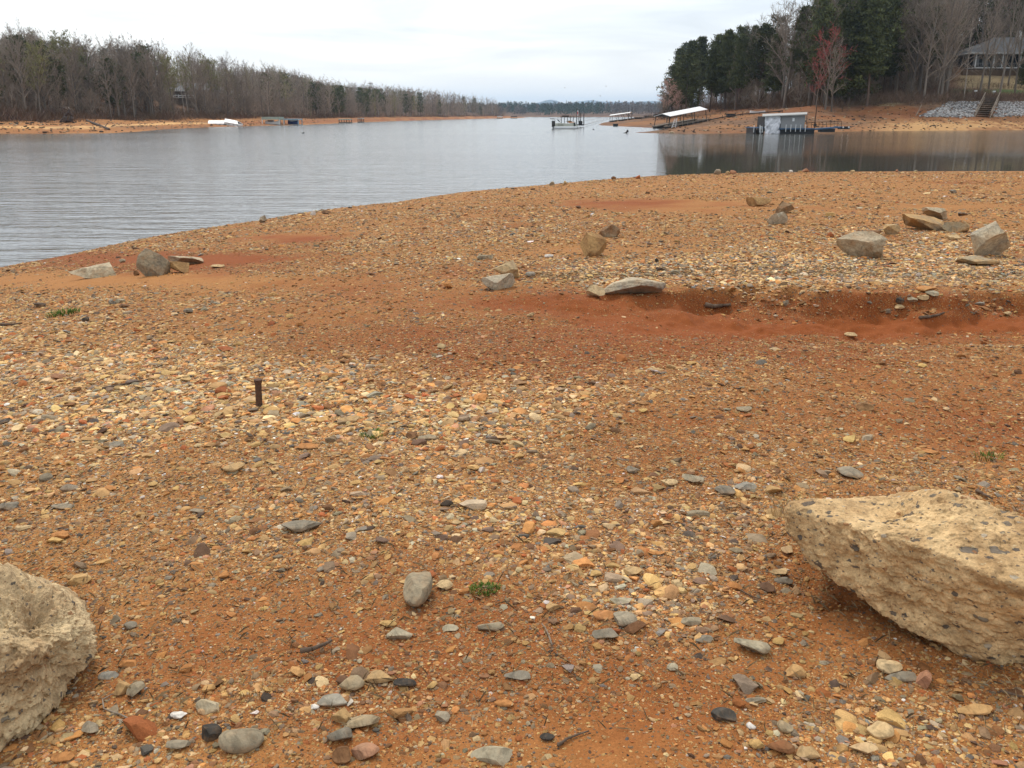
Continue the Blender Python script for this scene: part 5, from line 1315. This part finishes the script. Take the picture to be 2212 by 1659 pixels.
def pontoon():
    s = Site('pontoon_boat', 'pale green pontoon boat with a folded bimini frame moored at the dark dock', 'boat', 1222, 278.3)
    for dy in (0, 2.0):
        b = MB(); q0, q1, q2 = s.P(1198, 276.2, 0), s.P(1246, 275.8, 0), s.P(1252, 273.8, 0)
        b.bar((q0[0], dy, q0[2]), (q1[0], dy, q1[2]), .30, n=12); b.bar((q1[0], dy, q1[2]), (q2[0], dy, q2[2]), .30, .08, 12); b.build('pontoon', M['galv' if dy else 'white'], s.t, smooth=True)
    s.slab(1197, 1249.5, 272.9, 274.2, -.15, 2.3, 'deck', 'white')
    b = MB(); a, c = s.P(1199.5, 272.8, 0), s.P(1248.5, 266.0, 0); zt = c[2]; x0, x1 = a[0], c[0]
    prof = [(x0, zt - .05), (x0 + .9, zt + .05), (x0 + 2.6, zt - .1), (x0 + 4.2, zt + .18), (x1 - .9, zt + .1), (x1, zt - .45)]
    for (xa, za), (xb, zb) in zip(prof[:-1], prof[1:]):
        b.hexa([(xa, -.05, a[2]), (xb, -.05, a[2]), (xb, 2.2, a[2]), (xa, 2.2, a[2]), (xa, -.05, za), (xb, -.05, zb), (xb, 2.2, zb), (xa, 2.2, za)])
    b.build('cover', M['offwhite'], s.t)
    b = MB(); b.box(*[s.P(1205, 270, 0)[0], s.P(1217, 270, 0)[0]], -.09, -.06, s.P(0, 270.6, 0)[2], s.P(0, 269.4, 0)[2]); b.build('stripe', M['black'], s.t)
    b = MB()
    for dy in (.1, 2.0):
        for u, v in ((1194.5, 257), (1199, 257), (1211, 257.5)): q = s.P(u, v, dy); g = s.P(u, 270, dy); b.bar(g, q, .04, n=5)
        b.bar(s.P(1192, 256.8, dy), s.P(1212, 257.2, dy), .045, n=5)
    b.build('bimini_frame', M['galv'], s.t)
    b = MB(); b.bar(s.P(1204.5, 258.5, .2), s.P(1209, 263, .2), .09, n=6); b.build('bimini_strut', M['black'], s.t)
    b = MB(); q = s.P(1195.5, 272, 0); b.box(q[0] - .3, q[0] + .35, .9, 1.5, q[2] - .2, q[2] + 1.0); b.box(q[0] - .12, q[0] + .12, 1.1, 1.3, q[2] - 1.0, q[2] - .2); b.build('outboard_motor', M['black'], s.t)
    b = MB(); b.box(s.P(1193, 256.9)[0] - .4, s.P(1198, 256)[0], .0, 2.1, s.P(0, 257.2)[2], s.P(0, 256.0)[2]); b.build('folded_canvas', M['black'], s.t)
pontoon()
def dark_dock():
    s = Site('boat_dock', 'dark dock with tall black posts behind the pontoon boat', 'boat dock', 1240, 274.0)
    s.slab(1243, 1262, 268.8, 271.2, 0, 4, 'deck', 'black'); s.slab(1212, 1243, 268.6, 270.4, 1, 5, 'deck', 'deck')
    for u, v0 in ((1245.6, 234.5), (1250.3, 236.5), (1254.0, 243.5), (1260.8, 242.0)): s.post(u, v0, 270.5, .1, .10)
    for u, v0 in ((1213, 251), (1219, 251), (1226, 251), (1232, 251), (1238, 251)): s.post(u, v0, 270, 1.0, .07)
    a, c = s.P(1211.5, 253.6, 0), s.P(1244.5, 250.2, 0); b = MB(); b.box(a[0], c[0], .8, 4.6, a[2], a[2] + .18); b.build('canopy', M['drift'], s.t)
    b = MB(); b.box(s.P(1215, 250)[0], s.P(1230, 250)[0], 1.4, 1.7, a[2] + .19, a[2] + .42); b.build('lift_beam', M['black'], s.t)
    b = MB(); b.box(s.P(1246.2, 240)[0], s.P(1249.6, 240)[0], .02, .06, s.P(0, 249.5)[2], s.P(0, 239)[2]); b.build('banner', M['white'], s.t)
    b = MB(); b.box(s.P(1247, 240)[0], s.P(1248.8, 240)[0], .0, .018, s.P(0, 247.5)[2], s.P(0, 241)[2]); b.build('banner_stripe', M['reds'], s.t)
    b = MB(); q = s.P(1254.5, 266.5, .1); b.box(q[0] - .4, q[0] + .4, 0, .8, q[2] - .3, q[2] + .55); b.build('locker', M['black'], s.t)
dark_dock()
def kayak(u0, u1, v, mat, lab, dy):
    s = Site('kayak', lab, 'kayak', (u0 + u1) / 2, 274.0); q0, q1 = s.P(u0, v, dy), s.P(u1, v, dy); L = q1[0] - q0[0]; V = []; n = 9
    for i in range(n):
        f = i / (n - 1); r = .36 * math.sin(math.pi * (.04 + .92 * f)) ** .7
        for j in range(8): a = j * math.pi / 4; V.append((q0[0] + L * f, dy + r * math.cos(a), q0[2] + .45 * r * math.sin(a) + .12 * (2 * f - 1) ** 2))
    Fq = [(i * 8 + j, i * 8 + (j + 1) % 8, (i + 1) * 8 + (j + 1) % 8, (i + 1) * 8 + j) for i in range(n - 1) for j in range(8)] + [tuple(range(7, -1, -1)), tuple((n - 1) * 8 + j for j in range(8))]
    me = bpy.data.meshes.new('hull'); me.from_pydata(V, [], Fq); me.materials.append(M[mat]); link('hull', me, s.t)
    b = MB(); b.box(q0[0] + L * .4, q0[0] + L * .6, dy - .2, dy + .2, q0[2] + .1, q0[2] + .22); b.build('cockpit', M['black'], s.t)
kayak(1226, 1241, 264.6, 'orange', 'red-orange kayak lying on the dark dock', .9); M['yel'] = simple('yellow_plastic', (.70, .45, .06), .5); kayak(1223.5, 1236, 262.6, 'yel', 'yellow-orange kayak lying behind the red-orange one', 2.2)
def ramp_mid():
    pts = [np.array(at_depth(1262, 269.3, at_z(1262, 274, 0)[1])), np.array(hit(1315, 262.0))]
    t = thing('gangway', 'thin grey gangway from the dark dock to the second point', 'gangway', tuple(pts[0])); a = pts[0] * 0; c = pts[1] - pts[0] + (0, 0, .5)
    b = MB(); b.hexa([a + (0, 0, -.12), c + (0, 0, -.12), c + (0, .8, -.12), a + (0, .8, -.12), a, c, c + (0, .8, 0), a + (0, .8, 0)]); b.build('deck', M['galv'], t)
    b = MB(); b.bar(a + (0, 0, .9), c + (0, 0, .9), .04, n=5)
    for f in np.linspace(0, 1, 8): q = a + (c - a) * f; b.bar(q, q + (0, 0, .9), .03, n=5)
    b.build('handrail', M['galv'], t)
ramp_mid()

# left shore boathouses
def white_boathouse(u0, u1, vr0, vr1, ve0, ve1, vb0, vb1, lab, D=7):
    s = Site('boathouse', lab, 'boathouse', (u0 + u1) / 2, max(vb0, vb1) + .3); P = s.P
    e0, e1, r0, r1, b0, b1 = P(u0 + .6, ve0, 0), P(u1 - .6, ve1, 0), P(u0 + 2, vr0, 2.2), P(u1 - 2, vr1, 2.2), P(u0 + .6, vb0, 0), P(u1 - .6, vb1, 0)
    k0, k1 = (e0[0], 4.4, e0[2]), (e1[0], 4.4, e1[2])
    m = MB(); dn = lambda q: (q[0], q[1], q[2] - .1)
    m.hexa([dn(e0), dn(e1), dn(r1), dn(r0), e0, e1, r1, r0]); m.hexa([dn(r0), dn(r1), dn(k1), dn(k0), r0, r1, k1, k0]); m.build('roof', M['whiteroof'], s.t)
    m = MB(); m.hexa([(b0[0], .12, b0[2]), (b1[0], .12, b1[2]), (b1[0], 4.3, b1[2]), (b0[0], 4.3, b0[2]), (e0[0], .12, e0[2] - .12), (e1[0], .12, e1[2] - .12), (e1[0], 4.3, e1[2] - .12), (e0[0], 4.3, e0[2] - .12)]); m.build('side_curtain', M['white'], s.t)
    for f in (.0, .33, .66, 1):
        m = MB(); a = np.array(b0) * (1 - f) + np.array(b1) * f; c = np.array(e0) * (1 - f) + np.array(e1) * f; m.bar(a + (0, .05, 0), c + (0, .05, -.12), .07, n=5); m.build('post', M['galv'], s.t)
    m = MB(); m.hexa([(b0[0] - .2, -.2, b0[2] - .5), (b1[0] + .2, -.2, b1[2] - .5), (b1[0] + .2, 4.5, b1[2] - .5), (b0[0] - .2, 4.5, b0[2] - .5), (b0[0] - .2, -.2, b0[2] - .02), (b1[0] + .2, -.2, b1[2] - .02), (b1[0] + .2, 4.5, b1[2] - .02), (b0[0] - .2, 4.5, b0[2] - .02)]); m.build('float', M['float'], s.t)
white_boathouse(448.5, 489, 260, 260, 266.5, 266.5, 272.6, 272.6, 'long white curtained boathouse on the left shore, level one')
white_boathouse(484, 514.5, 256.0, 261.0, 263.0, 268.0, 271.8, 272.6, 'shorter white curtained boathouse tipped down to the right')
def open_boathouse(u0, u1, vt, vf, vb, fasc, lab, rail=False):
    s = Site('boathouse', lab, 'boathouse', (u0 + u1) / 2, vb); P = s.P; Dp = 5
    a, c = P(u0, vf, 0), P(u1, vt, 0); b = MB(); b.box(a[0], c[0], 0, Dp, a[2], c[2]); b.build('roof', M[fasc], s.t)
    for f in (0.02, .98):
        for dy in (.2, Dp - .2):
            x = a[0] + (c[0] - a[0]) * f; b = MB(); b.bar((x, dy, P(0, vb - 1, 0)[2]), (x, dy, a[2]), .14, n=6); b.build('post', M['white' if fasc == 'green' else 'lightblue'], s.t)
    z0 = P(0, vb - .2, 0)[2]; b = MB(); b.box(a[0] - .1, c[0] + .1, -.1, Dp, z0 - .25, z0 + .16); b.build('deck', M['galv'], s.t)
    if rail:
        b = MB(); z = c[2]
        for x in np.linspace(a[0], c[0], 14): b.bar((x, .1, z), (x, .1, z + .75), .03, n=4)
        b.bar((a[0], .1, z + .75), (c[0], .1, z + .75), .04, n=4); b.build('railing', M['rust'], s.t)
    return s, a, c, z0
s, a, c, z0 = open_boathouse(565, 603.3, 252.6, 258.4, 270.8, 'green', 'pale green-roofed open boathouse on the left shore')
bt = thing('motor_boat', 'white motor boat under the pale green roof', 'boat', tuple(np.array(s.p) + ((a[0] + c[0]) / 2, 1.8, z0 + .1))); small_hull(bt, (c[0] - a[0]) * .78, 1.9, .8, 'white'); b = MB(); b.box(-1.2, .3, -.6, .6, .75, 1.25); b.build('windscreen', M['glass'], bt)
s, a, c, z0 = open_boathouse(603.6, 644, 256.6, 259.2, 270.3, 'lightblue', 'blue-trimmed open boathouse with a roof deck rail', True)
bt = thing('motor_boat', 'dark blue covered motor boat under the blue trim', 'boat', tuple(np.array(s.p) + (a[0] * .35 + c[0] * .65, 1.8, z0 + .1))); small_hull(bt, (c[0] - a[0]) * .55, 1.9, .9, 'darkblue'); b = MB(); b.box(-1.0, .9, -.7, .7, .9, 1.5); b.build('cover', M['white'], bt)
def flat_dock(u0, u1, v0, v1, roof, lab, y=0):
    s = Site('boat_dock', lab, 'boat dock', (u0 + u1) / 2, v1); P = s.P; a, c = P(u0, v0 + 1.8, 0), P(u1, v0, 0)
    b = MB(); b.box(a[0], c[0], 0, 5, a[2], c[2]); b.build('roof', M[roof], s.t); z0 = P(0, v1, 0)[2]
    for x in (a[0] + .2, (a[0] + c[0]) / 2, c[0] - .2):
        for dy in (.2, 4.8): b = MB(); b.bar((x, dy, z0), (x, dy, a[2]), .13, n=5); b.build('post', M['black'], s.t)
    b = MB(); b.box(a[0], c[0], 0, 5, z0 - .3, z0 + .35); b.build('deck', M['deck'], s.t)
flat_dock(731, 755, 257, 266.2, 'green', 'small flat-roofed dock on the far left red shore'); flat_dock(772, 782, 255.2, 264.8, 'galv', 'tiny grey dock right of the small flat-roofed one')
flat_dock(1074, 1085.5, 251.2, 256.6, 'white', 'tiny white boathouse at the tip of the far left shore'); flat_dock(1103.5, 1117, 251, 255.9, 'black', 'tiny dark dock floating at the far channel mouth')

# uprooted tree and log on the sandy point
def uprooted():
    p = np.array(hit(148, 266)); t = thing('uprooted_tree', 'dark uprooted tree with root arms on the sandy point', 'dead tree', tuple(p)); L = lambda u, v, dy=0: tuple(at_depth(u, v, p[1] + dy) - p)
    for pts, r in ((((140, 264), (142, 250), (150, 240), (148, 232)), .32), (((150, 241), (140, 233), (127, 232)), .14), (((148, 262), (154, 250), (150, 240)), .3), (((129, 265), (138, 252), (149, 242)), .16), (((156, 260), (153, 248)), .25), (((150, 244), (158, 252), (156, 262)), .13), (((126, 268), (140, 262), (156, 262), (162, 268)), .3)):
        b = MB(); P3 = [L(u, v, (i % 2) * .8) for i, (u, v) in enumerate(pts)]
        for i, (a, c) in enumerate(zip(P3[:-1], P3[1:])): b.bar(a, c, r * (1 - .15 * i), r * (1 - .15 * (i + 1)), 6)
        b.build('root', M['root'], t, smooth=True)
uprooted()
for pts, r, lb in ((((188, 262), (202, 268), (216, 273)), .28, 'dark driftwood log right of the uprooted tree'), (((214, 272), (226, 277), (236, 281)), .22, 'second driftwood log lower on the sandy point')):
    P3 = [np.array(hit(*q)) + (0, 0, .15) for q in pts]; t = thing('driftwood_log', lb, 'log', tuple(P3[0])); b = MB()
    for a, c in zip(P3[:-1], P3[1:]): b.bar(a - P3[0], c - P3[0], r, r * .8, 7)
    b.build('log', M['root'], t); b = MB(); q = P3[1] - P3[0]; b.bar(q, q + (.6, .2, .7), .08, .03, 5); b.build('branch', M['root'], t)

# houses in the left wood
def left_house(u0, u1, vt, vb, s0, lab, wallmat, white=True, rails=()):
    x, y = find_y((u0 + u1) / 2, s0, LEFT); gz_ = H1(x, y); t = thing('house', lab, 'house', (x, y, gz_)); L = lambda u, v, dy=0: np.array(at_depth(u, v, y + dy)) - (x, y, gz_)
    a, c = L(u0, vb), L(u1, vt); w = c[0] - a[0]
    b = MB(); b.box(a[0], c[0], 0, 9, -2, c[2]); b.build('wall', M[wallmat], t)
    b = MB(); zt = c[2]; b.hexa([(a[0] - .6, -.6, zt + .003), (c[0] + .6, -.6, zt + .003), (c[0] + .6, 9.6, zt + .003), (a[0] - .6, 9.6, zt + .003), (a[0] + .5, 4.2, zt + 2.6), (c[0] - .5, 4.2, zt + 2.6), (c[0] - .5, 4.8, zt + 2.6), (a[0] + .5, 4.8, zt + 2.6)]); b.build('roof', M['shingle'], t)
    n = max(2, int(w / 3))
    for i in range(n):
        xx = a[0] + w * (i + .5) / n; zz = (a[2] + c[2]) / 2; b = MB(); b.box(xx - .55, xx + .55, -.05, -.01, zz - .5, zz + .8); f = b.build('window', M['white'], t); b = MB(); b.box(xx - .45, xx + .45, -.08, -.053, zz - .4, zz + .7); b.build('pane', M['glass'], f)
    for (ru0, ru1, rv0, rv1) in rails:
        q0, q1 = L(ru0, rv1, -1.6), L(ru1, rv0, -1.6); b = MB(); b.bar((q0[0], -1.6, q1[2]), (q1[0], -1.6, q1[2]), .12, n=4); b.box(q0[0], q1[0], -1.6, -.05, q0[2] - .12, q0[2])
        for xx in np.linspace(q0[0], q1[0], 9): b.bar((xx, -1.6, q0[2]), (xx, -1.6, q1[2]), .09, n=4)
        b.build('deck_rail', M['white'], t)
left_house(374, 456, 196, 222, 45, 'long brown house with white deck rails half hidden in the left wood', 'housewall', rails=((371, 403, 190, 196), (375, 456, 206.5, 210)))
left_house(490, 503, 192, 222, 50, 'narrow white house front among dark trees above the white boathouses', 'white')

# house on the right hill
def right_house():
    gx, gy = find_y(2150, 64, RIGHT); y = gy; p = at_depth(2150, 155, y); t = thing('house', 'grey-roofed house with a white-posted screened porch on the right hill', 'house', tuple(p)); P = lambda u, v, dy=0: np.array(at_depth(u, v, y + dy)) - p
    x0, x1 = P(2106, 150)[0], P(2330, 150)[0]; zd = P(0, 145)[2]; ze = P(0, 113.5)[2]
    b = MB(); b.box(x0 + .1, x1, 2.6, 13, zd + .003, ze - .01); b.build('wall', M['glass'], t)
    b = MB(); b.box(x0, x1, 0, 13, zd - .3, zd); b.build('porch_deck', M['white'], t); b = MB(); b.box(x0 + .3, x1, .3, 13, -4.5, zd - .303); b.build('foundation', M['housewall'], t)
    e0 = P(2099, 114.2, -.6); r0 = P(2151, 80.5, 6); r1 = P(2330, 77, 6); b = MB(); ex1 = x1 + 1; ze2 = e0[2]
    b.hexa([(e0[0], -.6, ze2 - .15), (ex1, -.6, ze2 - .15), (ex1, 13.6, ze2 - .15), (e0[0], 13.6, ze2 - .15), (e0[0], -.6, ze2 + .05), (ex1, -.6, ze2 + .05), (ex1, 13.6, ze2 + .05), (e0[0], 13.6, ze2 + .05)])
    rf = b.build('fascia', M['white'], t)
    n = MB(); n.v = [(e0[0], -.6, ze2 + .06), (ex1, -.6, ze2 + .06), (ex1, 13.6, ze2 + .06), (e0[0], 13.6, ze2 + .06), (r0[0], 6.2, r0[2]), (r1[0], 6.2, r0[2] + .1)]; n.f = [(0, 1, 5, 4), (2, 3, 4, 5), (3, 0, 4), (1, 2, 5), (3, 2, 1, 0)]; rf = n.build('roof', M['shingle'], t)
    q = P(2198, 80, 5.5); q2 = P(2206.5, 66, 5.5); b = MB(); b.box(q[0], q2[0], 5, 6.2, q[2] - 1.5, q2[2]); b.build('chimney', M['white'], rf)
    for u in (2109, 2129.5, 2148.5, 2167, 2188, 2206): x = P(u, 130)[0]; b = MB(); b.box(x - .13, x + .13, .1, .36, zd, ze2 - .15); b.build('post', M['white'], t)
    b = MB(); zr = zd + 1.0; b.box(x0, x1, .15, .22, zr, zr + .08); 
    for x in np.arange(x0, x1, .45): b.box(x, x + .05, .15, .2, zd, zr)
    b.build('railing', M['galv'], t)
    for u in (2119, 2139, 2158, 2178): x = P(u, 130)[0]; b = MB(); b.box(x - .8, x + .8, 2.5, 2.56, zd + .5, ze - .8); b.build('window', M['greywall'], t)
right_house()
def lawn_wall():
    x0, y0 = find_y(2072, 48, RIGHT); 
    P3 = [np.array((*find_y(u, 61.5, RIGHT), 0)) for u in (2066, 2110, 2160, 2215, 2280)]
    for q in P3: q[2] = H1(q[0], q[1])
    t = thing('retaining_wall', 'dark low retaining wall below the porch', 'wall', tuple(P3[0])); b = MB()
    for a, c in zip(P3[:-1], P3[1:]): a = a - P3[0]; c = c - P3[0]; b.hexa([a + (0, 0, -.5), c + (0, 0, -.5), c + (0, .5, -.5), a + (0, .5, -.5), a + (0, 0, 1.3), c + (0, 0, 1.3), c + (0, .5, 1.3), a + (0, .5, 1.3)])
    b.build('blocks', M['drift'], t)
    P3 = [np.array((*find_y(u, 47, RIGHT), 0)) for u in np.linspace(2070, 2215, 14)]
    for q in P3: q[2] = H1(q[0], q[1])
    t = thing('fence', 'thin dark wire fence along the foot of the tan lawn', 'fence', tuple(P3[0])); b = MB()
    for a in P3: a = a - P3[0]; b.bar(a + (0, 0, -.3), a + (0, 0, 1.2), .045, n=5)
    b.build('posts', M['black'], t); b = MB()
    for z in (.45, .8, 1.15):
        for a, c in zip(P3[:-1], P3[1:]): b.bar(a - P3[0] + (0, 0, z), c - P3[0] + (0, 0, z), .02, n=4)
    b.build('wire', M['black'], t)
lawn_wall()
def steps():
    xa, ya = find_y(2124, 15.5, RIGHT); xb, yb = find_y(2138, 28.5, RIGHT); A = np.array((xa, ya, H1(xa, ya))); Bq = np.array((xb, yb, H1(xb, yb) + .5))
    t = thing('wooden_steps', 'wooden steps with slanting side rails between the piles of white rock', 'stairs', tuple(A)); d = Bq - A; w = 1.55; n = 10
    for i in range(n):
        q = d * (i + .5) / n; b = MB(); b.box(q[0] - w, q[0] + w, q[1] - .1, q[1] + d[1] / n * .8, q[2] + .18, q[2] + .28); b.build('tread', M['deck'], t)
    for sx in (-w - .1, w + .1):
        b = MB(); b.hexa([(sx - .1, 0, -.3), (sx + .1, 0, -.3), (sx + .1 + d[0], d[1], d[2] - .3), (sx - .1 + d[0], d[1], d[2] - .3), (sx - .1, 0, .3), (sx + .1, 0, .3), (sx + .1 + d[0], d[1], d[2] + .3), (sx - .1 + d[0], d[1], d[2] + .3)]); b.build('stringer', M['wood'], t)
        b = MB(); b.bar((sx, 0, 1.15), (sx + d[0], d[1], d[2] + 1.25), .11, n=5)
        for f in (.02, .5, .98): b.bar((sx + d[0] * f, d[1] * f, d[2] * f), (sx + d[0] * f, d[1] * f, d[2] * f + 1.2), .08, n=5)
        b.build('handrail', M['wood'], t)
steps()
def small_right():
    x, y = find_y(2196 - 0, 33, RIGHT)
    for u, s_, v, lb, hd in ((2141, 30, 221, 'thin white lamp post with a small head above the steps', 1), (2101, 31, 226, 'short post with a white cap left of the steps', 0)):
        x, y = find_y(u, s_, RIGHT); z = H1(x, y); top = at_depth(u, v, y)[2] - z; top = max(top, 1.5); t = thing('post_lamp', lb, 'lamp', (x, y, z)); b = MB(); b.bar((0, 0, -.2), (0, 0, top), .07, n=6); b.build('pole', M['galv'], t); b = MB(); b.box(-.25, .25, -.2, .2, top, top + .3); b.build('head', M['white'], t)
    p = np.array(hit(1978, 250)); q = at_depth(1991, 226, p[1] + 1.5) - p; t = thing('leaning_pole', 'grey dead pole leaning against the bank left of the white rocks', 'pole', tuple(p)); b = MB(); b.bar((0, 0, -.2), tuple(q), .11, .07, 6); b.build('shaft', M['wood'], t)
small_right()

def riprap():
    rs = np.random.RandomState(4); AV, AF, AC = [], [], []; off = 0; T = [cut_rock(1, 700 + q, cuts=6, rough=.1) for q in range(10)]
    Q = []
    for i in range(4600):
        u = rs.uniform(1985, 2420); s_ = rs.uniform(16, 27)
        xl, yl = find_y(2124, 15.5, RIGHT)
        q = find_y(u, s_, RIGHT, 130, 260)
        if q is None: continue
        x, y = q[0] + rs.normal(0, .15), q[1] + rs.normal(0, .15)
        if u < 1985 + (s_ - 15.5) * 5.5: continue
        cu = 2124 + (s_ - 15.5) * 1.1
        if abs(u - cu) < 21: continue
        Q.append((x, y))
    Q = np.array(Q); ZZ = H(Q[:, 0], Q[:, 1])
    for (x, y), z in zip(Q, ZZ):
        TV, TF = T[rs.randint(10)]; r = rs.uniform(.12, .34); V = rot2(TV * np.array((r, r * .8, r * .65)), rs.uniform(0, 6.28)) + (x, y, z + r * .3)
        AV.append(V); AF.append(TF + off); off += len(V); c = rs.choice([.36, .27, .18, .42]); AC.append(np.ones((len(V), 3)) * np.array((c, c * .98, c * .95)))
    o = link('riprap', mesh_np('riprap', np.concatenate(AV), np.concatenate(AF), M['riprap'], col=np.concatenate(AC))); tag(o, 'white and grey broken rock lining the bank either side of the steps', 'rocks', kind='stuff')
riprap()

def rubble():
    rs = np.random.RandomState(14); T = [cut_rock(1, 800 + q, cuts=6, rough=.1) for q in range(8)]
    for poly, ur, smax_, n, lab in ((RIGHT, (1400, 2300), 36, 1500, 'small dark stones and debris scattered on the right bank'), (LEFT, (-80, 700), 24, 900, 'small dark stones and debris scattered on the left shore')):
        AV, AF, AC = [], [], []; off = 0; tris = 0; Q = []
        while tris < n:
            tris += 1; u = rs.uniform(*ur); q = find_y(u, rs.uniform(.3, smax_), poly)
            if q is None: continue
            Q.append(q)
        Q = np.array(Q); ZZ = H(Q[:, 0], Q[:, 1])
        for (x, y), z in zip(Q, ZZ):
            TV, TF = T[rs.randint(8)]; r = rs.uniform(.05, .2) * (1.6 if rs.rand() < .1 else 1)
            V = rot2(TV * np.array((r * 1.4, r, r * .6)), rs.uniform(0, 6.28)) + (x, y, z + r * .25); AV.append(V); AF.append(TF + off); off += len(V)
            c = np.array(((.10, .07, .045), (.22, .13, .07), (.34, .27, .18), (.06, .05, .04))[rs.randint(4)]) * rs.uniform(.7, 1.2); AC.append(np.ones((len(V), 3)) * c)
        o = link('rubble', mesh_np('rubble', np.concatenate(AV), np.concatenate(AF), M['riprap'], col=np.concatenate(AC))); tag(o, lab, 'rubble', kind='stuff')
rubble()

# transmission poles on the left ridge, birds
for u, v0, lb in ((798.5, 176, 'leftmost of three thin power poles on the far left ridge'), (801.3, 176.5, 'middle of three thin power poles on the far left ridge'), (804, 177, 'rightmost of three thin power poles on the far left ridge')):
    y = 620.0; p = at_depth(u, 200, y); top = at_depth(u, v0, y); z = H1(p[0], y); t = thing('power_pole', lb, 'power pole', (p[0], y, z)); b = MB(); b.bar((0, 0, 0), (0, 0, top[2] - z), .22, .16, 6); b.build('pole', M['wood'], t); b = MB(); b.box(-1.1, 1.1, -.1, .1, top[2] - z - 1.4, top[2] - z - 1.1); b.build('crossarm', M['wood'], t)
for u, v, lb in ((1179, 218.8, 'tiny dark bird over the peak of the blue mountain'), (1220, 190, 'tiny dark bird high over the channel, left of the others'), (1297, 207.5, 'tiny dark bird low over the far wood'), (1309.5, 186.4, 'tiny dark bird high over the channel, right of the others')):
    p = at_depth(u, v, 90.0); b = MB(); b.bar((-.05, 0, 0), (.05, 0, .01), .016, .008, 6); b.quad((-.03, 0, .01), (.03, 0, .01), (.07, .07, .04), (.04, .07, .04)); b.quad((-.03, 0, .01), (-.07, -.07, .04), (-.04, -.07, .04), (.03, 0, .01)); o = b.build('bird', M['black'], None, tuple(p)); tag(o, lb, 'bird')

# ------------------------------------------------------------------ light, air, camera
def world():
    w = bpy.data.worlds.new('World'); S.world = w; w.use_nodes = True; nt = w.node_tree
    for n in list(nt.nodes): nt.nodes.remove(n)
    out = N(nt, 'ShaderNodeOutputWorld'); sky = N(nt, 'ShaderNodeTexSky'); sky.sky_type = 'NISHITA'; sky.sun_disc = False
    sky.sun_elevation = math.radians(52); sky.sun_rotation = math.radians(-20); sky.air_density = 1.0; sky.dust_density = 3.0
    b1 = N(nt, 'ShaderNodeBackground'); b1.inputs[1].default_value = .05; nt.links.new(sky.outputs[0], b1.inputs[0])
    tc = N(nt, 'ShaderNodeTexCoord'); sx = N(nt, 'ShaderNodeSeparateXYZ'); nt.links.new(tc.outputs['Generated'], sx.inputs[0])
    zc = math_(nt, 'ADD', math_(nt, 'MAXIMUM', sx.outputs[2], 0.0), .07)
    cx = math_(nt, 'DIVIDE', sx.outputs[0], zc); cy = math_(nt, 'DIVIDE', sx.outputs[1], zc)
    cb = N(nt, 'ShaderNodeCombineXYZ'); nt.links.new(cx, cb.inputs[0]); nt.links.new(cy, cb.inputs[1])
    n1 = noise(nt, cb.outputs[0], .55, 7, .55, .5)
    thick = ramp(nt, n1.outputs[0], [(.38, (.55, .59, .65)), (.50, (.69, .725, .77)), (.62, (.90, .91, .915))])
    low = ramp(nt, sx.outputs[2], [(.015, 1.0), (.08, .0)])
    c = mixc(nt, low, thick, (1.03, 1.03, 1.02))
    up = ramp(nt, sx.outputs[2], [(.13, 1.0), (.30, 1.2), (.8, (1.42, 1.34, 1.22))])   # an overcast sky is brightest overhead
    c = mixc(nt, 1.0, c, up, 'MULTIPLY')
    b2 = N(nt, 'ShaderNodeBackground'); b2.inputs[1].default_value = .80; nt.links.new(c, b2.inputs[0])
    ad = N(nt, 'ShaderNodeAddShader'); nt.links.new(b1.outputs[0], ad.inputs[0]); nt.links.new(b2.outputs[0], ad.inputs[1]); nt.links.new(ad.outputs[0], out.inputs[0])
world()
sun = bpy.data.lights.new('sun', 'SUN'); sun.energy = 1.5; sun.angle = math.radians(10); sun.color = (1, .94, .84)
so = link('sun', sun); az, el = math.radians(-20), math.radians(52)
dirv = Vector((math.sin(az) * math.cos(el), math.cos(az) * math.cos(el), math.sin(el)))
so.rotation_euler = dirv.to_track_quat('Z', 'Y').to_euler()

def haze():
    b = MB(); b.box(-6000, 6000, -300, 12000, -6, 215)
    m = bpy.data.materials.new('haze'); m.use_nodes = True; nt = m.node_tree
    for n in list(nt.nodes): nt.nodes.remove(n)
    o = N(nt, 'ShaderNodeOutputMaterial'); v = N(nt, 'ShaderNodeVolumePrincipled')
    v.inputs['Color'].default_value = (.58, .78, 1.0, 1); v.inputs['Density'].default_value = .00011; v.inputs['Anisotropy'].default_value = .75
    nt.links.new(v.outputs[0], o.inputs['Volume'])
    h = b.build('haze', m); tag(h, 'thin blue haze over the lake', 'haze', kind='stuff')
HAZE = True
if HAZE: haze()

cam = bpy.data.cameras.new('camera'); cam.sensor_width = 36; cam.lens = 36 * F / 2212; cam.clip_start = .05; cam.clip_end = 40000
co = link('camera', cam, None, (0, 0, CAMZ), (math.pi / 2 - PITCH, 0, 0)); S.camera = co
S.view_settings.view_transform = 'Standard'; S.view_settings.look = 'None'; S.view_settings.exposure = 0.30; S.view_settings.gamma = 1
S.cycles.max_bounces = 6; S.cycles.volume_bounces = 1; S.cycles.transparent_max_bounces = 4
S.cycles.use_denoising = False if False else True
